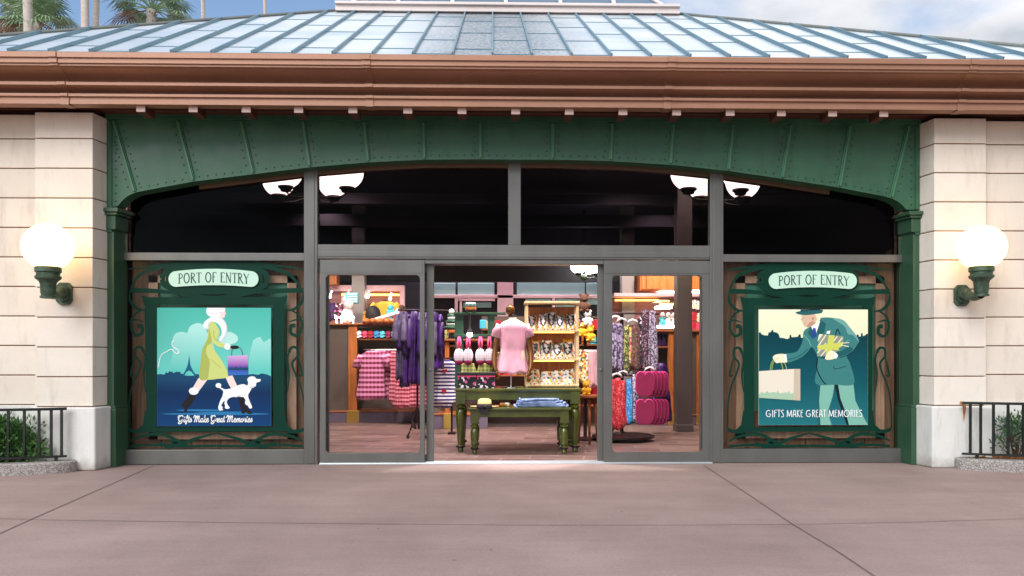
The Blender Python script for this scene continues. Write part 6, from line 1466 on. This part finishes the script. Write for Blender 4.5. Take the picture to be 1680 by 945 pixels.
for k, px in enumerate((1083,1089.5)):
    x = PX(px,4.95); b = M(); z = PZ(568,px,4.95); b.lathe([(.038,0),(.045,.01),(.045,.17),(.03,.19),(.03,.22)], (x,4.98,z), 16); tag(b.build('purple_jar', MAT['purple'], smooth='auto'), ['purple jar nearer the scarves on the oak fixture','purple jar nearer the oak post'][k], 'jar', 'purple jars')
for k, (px, py, mt, nm) in enumerate(((1141,500,'f_floral_w','white print box at the top of the shelf by the door edge'),(1147,502,'white','plain white box at the top by the door edge'),(1140,520,'red','red box in the middle row by the door edge'),(1147,522,'f_floral_w','white print box in the middle row by the door edge'),(1139,536,'red','red box in the lowest row by the door edge'),(1146,538,'pink_strap','pink box in the lowest row by the door edge'))):
    b = M(); ibox(b, px-3.4, px+3.4, py-8, py+6, 5.3, .12); tag(b.build('stacked_box', MAT[mt], bevel=.01), nm, 'box', 'boxes beyond the dark pillar')
b = M(); ibox(b, 1136, 1160, 543, 678, 5.1, .05); tag(b.build('glass_panel', MAT['plinth_purple']), 'blue purple panel beyond the dark pillar', 'panel')

# ------------------------------------------------ chandeliers with upright globes
def chandelier(px, py, Y, rpx, offs, lab, zc=ZC, mt='globe_in', cup=True):
    c = P(px, py, Y); r = rpx/SC(Y); t = thing('chandelier', lab, 'chandelier', (c.x,Y,c.z), 'globe chandeliers')
    st = M(); st.tube([(c.x,Y,zc),(c.x,Y,c.z-r*1.4)], .03, 10); st.ball((c.x,Y,c.z-r*1.4), .07, n=14, k=10); part('stem', st, MAT['verdigris'], t, smooth=True)
    for dx, dy in offs:
        g0 = Vector((c.x+dx, Y+dy, c.z)); b = M(); b.ball(g0, r, n=24, k=16); part('globe', b, MAT[mt], t, smooth=True)
        a = M(); a.lathe([(r*.46,-r*.88),(r*.48,-r*.97),(r*.36,-r*1.06),(r*.30,-r*1.2),(r*.1,-r*1.25)], g0, 16); a.tube(crom([g0+Vector((0,0,-r*1.2)), g0+Vector((-dx*.2,-dy*.2,-r*1.45)), Vector((c.x+dx*.4,Y+dy*.4,c.z-r*1.5)), Vector((c.x,Y,c.z-r*1.3))],4), .012, 8)
        part('arm', a, MAT['black_metal'], t, smooth='auto')
Yh_ = 2.4
k_ = 1/SC(Yh_)
chandelier(514, 284, Yh_+.1, 27, [(-42*k_,-.1),(56*k_,-.05),(20*k_,.6),(-72*k_,.5)], 'glowing globe chandelier in the transom above the poodle poster side')
chandelier(1172, 286, Yh_+.1, 29, [(-46*k_,-.1),(-8*k_,.5),(42*k_,-.05),(66*k_,.5)], 'glowing globe chandelier in the transom above the man poster side')
chandelier(958, 437, 7.0, 13, [(-10/SC(7.),-.1),(6/SC(7.),.25),(20/SC(7.),-.05)], 'far small white globes in place of a lamp reflection, seen through the open doorway', mt='lamp_white')  # added globes stand in for a lamp reflection in the back window
# dark beams in the roof void
for Y, py0, py1 in ((4.2,335,318),(5.6,371,352)):
    b = M(); b.box(XL, XRr, Y, Y+.2, PZ(py0,840,Y), min(PZ(py1,840,Y), ZC-.001)); tag(b.build('ceiling_beam', MAT['int_purple']), kind='structure')

# ================================================================== LIGHT, SKY, CAMERA
def spot(x, y, z, e, col, size=110, blend=.6, tgt=(0,0,-1)):
    l = bpy.data.lights.new('unseen_shop_spot', 'SPOT'); l.energy = e; l.color = col; l.spot_size = radians(size); l.spot_blend = blend; l.shadow_soft_size = .12
    o = bpy.data.objects.new('unseen_shop_spot', l); COL.objects.link(o); o.location = (x,y,z)
    o.rotation_euler = Vector(tgt).to_track_quat('-Z','Y').to_euler()
ES = 1.3
WARM = (1.0,.84,.74); PINK = (1.0,.82,.90); WHT = (1.0,.95,.92)
for x, y, e, c, s_, tg in ((-.1,.75,230,WHT,105,(0,.12,-1)),(-2.1,.8,220,PINK,105,(0,.2,-1)),(1.9,.8,220,PINK,105,(0,.2,-1)),(-2.4,3.4,190,WARM,110,(0,.55,-1)),(-.4,3.2,200,PINK,110,(0,.4,-1)),(2.0,3.2,220,WARM,110,(.1,.55,-1)),(.6,1.0,140,WARM,80,(.05,.3,-1)),(-1.2,7.95,130,PINK,130,(0,.0,-1)),(.3,7.95,130,PINK,130,(0,0,-1)),(1.8,7.95,130,PINK,130,(0,0,-1)),(-3.0,5.2,140,WARM,110,(0,.5,-1)),(3.0,4.8,170,WARM,110,(0,.5,-1))):  # those behind the bulkhead are unseen extras added to brighten the back windows
    spot(x, y, 3.9, e*ES, c, s_, .6, tg)
sun = bpy.data.lights.new('sun', 'SUN'); sun.energy = 1.5; sun.angle = radians(40); sun.color = (1.0,.98,.95)
so = bpy.data.objects.new('sun', sun); COL.objects.link(so)
SE, SA = radians(38), radians(-28)      # elevation; azimuth measured from behind the camera towards the left
dirv = Vector((-sin(SA)*-1*cos(SE)*1.0, -cos(SA)*cos(SE), sin(SE)))   # towards the sun
so.rotation_euler = dirv.to_track_quat('Z','Y').to_euler(); so.location = dirv*30
w = bpy.data.worlds.new('World'); S.world = w; w.use_nodes = True; nt = w.node_tree; L = nt.links.new
bg = nt.nodes['Background']
sky = N(nt,'ShaderNodeTexSky'); sky.sky_type = 'NISHITA'; sky.sun_disc = False; sky.sun_elevation = SE; sky.sun_rotation = math.atan2(dirv.x, dirv.y); sky.air_density = 1.0; sky.dust_density = .6; sky.ozone_density = 1.5
tc = N(nt,'ShaderNodeTexCoord'); sp = N(nt,'ShaderNodeSeparateXYZ'); L(tc.outputs['Generated'], sp.inputs[0])
def mth(op, a, b=None, c=None):
    n = N(nt,'ShaderNodeMath', operation=op)
    for i, v in enumerate((a,b,c)):
        if v is None: continue
        if isinstance(v, (int,float)): n.inputs[i].default_value = v
        else: L(v, n.inputs[i])
    return n.outputs[0]
zz = mth('MAXIMUM', mth('ADD', sp.outputs['Z'], .18), .05)
cx_ = mth('DIVIDE', sp.outputs['X'], zz); cy_ = mth('DIVIDE', sp.outputs['Y'], zz)
cb_ = N(nt,'ShaderNodeCombineXYZ'); L(cx_, cb_.inputs[0]); L(cy_, cb_.inputs[1])
mp = N(nt,'ShaderNodeMapping'); mp.inputs['Location'].default_value = (3.2,1.7,0); L(cb_.outputs[0], mp.inputs[0])
nz = N(nt,'ShaderNodeTexNoise'); nz.inputs['Scale'].default_value = 1.5; nz.inputs['Detail'].default_value = 9; nz.inputs['Roughness'].default_value = .56; nz.inputs['Distortion'].default_value = .3; L(mp.outputs[0], nz.inputs['Vector'])
# more cloud to the right and overhead, clear blue low on the left
bias = mth('ADD', mth('MULTIPLY', mth('SMOOTH_MIN', sp.outputs['X'], .5, .2), .52), mth('MULTIPLY', mth('MAXIMUM', mth('SUBTRACT', sp.outputs['Z'], .42), 0.0), 1.1))
back = mth('MULTIPLY', mth('MAXIMUM', mth('MULTIPLY', sp.outputs['Y'], -1), 0.0), .25)
den = mth('ADD', mth('ADD', nz.outputs['Fac'], bias), back)
rp = N(nt,'ShaderNodeValToRGB'); rp.color_ramp.elements[0].position = .53; rp.color_ramp.elements[1].position = .72; L(den, rp.inputs[0])
n2 = N(nt,'ShaderNodeTexNoise'); n2.inputs['Scale'].default_value = 2.6; n2.inputs['Detail'].default_value = 7; L(mp.outputs[0], n2.inputs['Vector'])
cr = N(nt,'ShaderNodeValToRGB'); cr.color_ramp.elements[0].position = .32; cr.color_ramp.elements[0].color = (3.3,3.7,4.3,1); cr.color_ramp.elements[1].position = .66; cr.color_ramp.elements[1].color = (7.4,7.4,7.6,1); L(n2.outputs['Fac'], cr.inputs[0])
mx = N(nt,'ShaderNodeMixRGB'); L(rp.outputs[0], mx.inputs[0]); L(sky.outputs[0], mx.inputs[1]); L(cr.outputs[0], mx.inputs[2])
L(mx.outputs[0], bg.inputs['Color'])
low = N(nt,'ShaderNodeMapRange'); low.inputs['From Min'].default_value = .22; low.inputs['From Max'].default_value = .60; low.inputs['To Min'].default_value = .66; low.inputs['To Max'].default_value = 1.0; L(sp.outputs['Z'], low.inputs['Value'])
mc = N(nt,'ShaderNodeMixRGB', blend_type='MULTIPLY'); mc.inputs[0].default_value = 1; L(cr.outputs[0], mc.inputs[1]); L(low.outputs[0], mc.inputs[2]); L(mc.outputs[0], mx.inputs[2]); bg.inputs['Strength'].default_value = .10

cam = bpy.data.cameras.new('camera'); co_ = bpy.data.objects.new('camera', cam); COL.objects.link(co_)
co_.location = (0,-D,H); co_.rotation_euler = (radians(90),0,PSI)
cam.sensor_width = 36; cam.sensor_fit = 'HORIZONTAL'; cam.lens = F/1680*36; cam.shift_y = (HY-472.5)/1680; cam.clip_end = 400; cam.clip_start = .1
S.camera = co_
S.view_settings.view_transform = 'Standard'; S.view_settings.look = 'None'; S.view_settings.gamma = 1; S.view_settings.use_curve_mapping = False
S.view_settings.exposure = 0.85
S.render.engine = 'CYCLES'
S.cycles.use_denoising = True; S.cycles.max_bounces = 8; S.cycles.diffuse_bounces = 4; S.cycles.glossy_bounces = 4; S.cycles.transmission_bounces = 4; S.cycles.transparent_max_bounces = 12
S.cycles.sample_clamp_indirect = 6.0; S.cycles.caustics_reflective = False; S.cycles.caustics_refractive = False
bpy.context.view_layer.update()
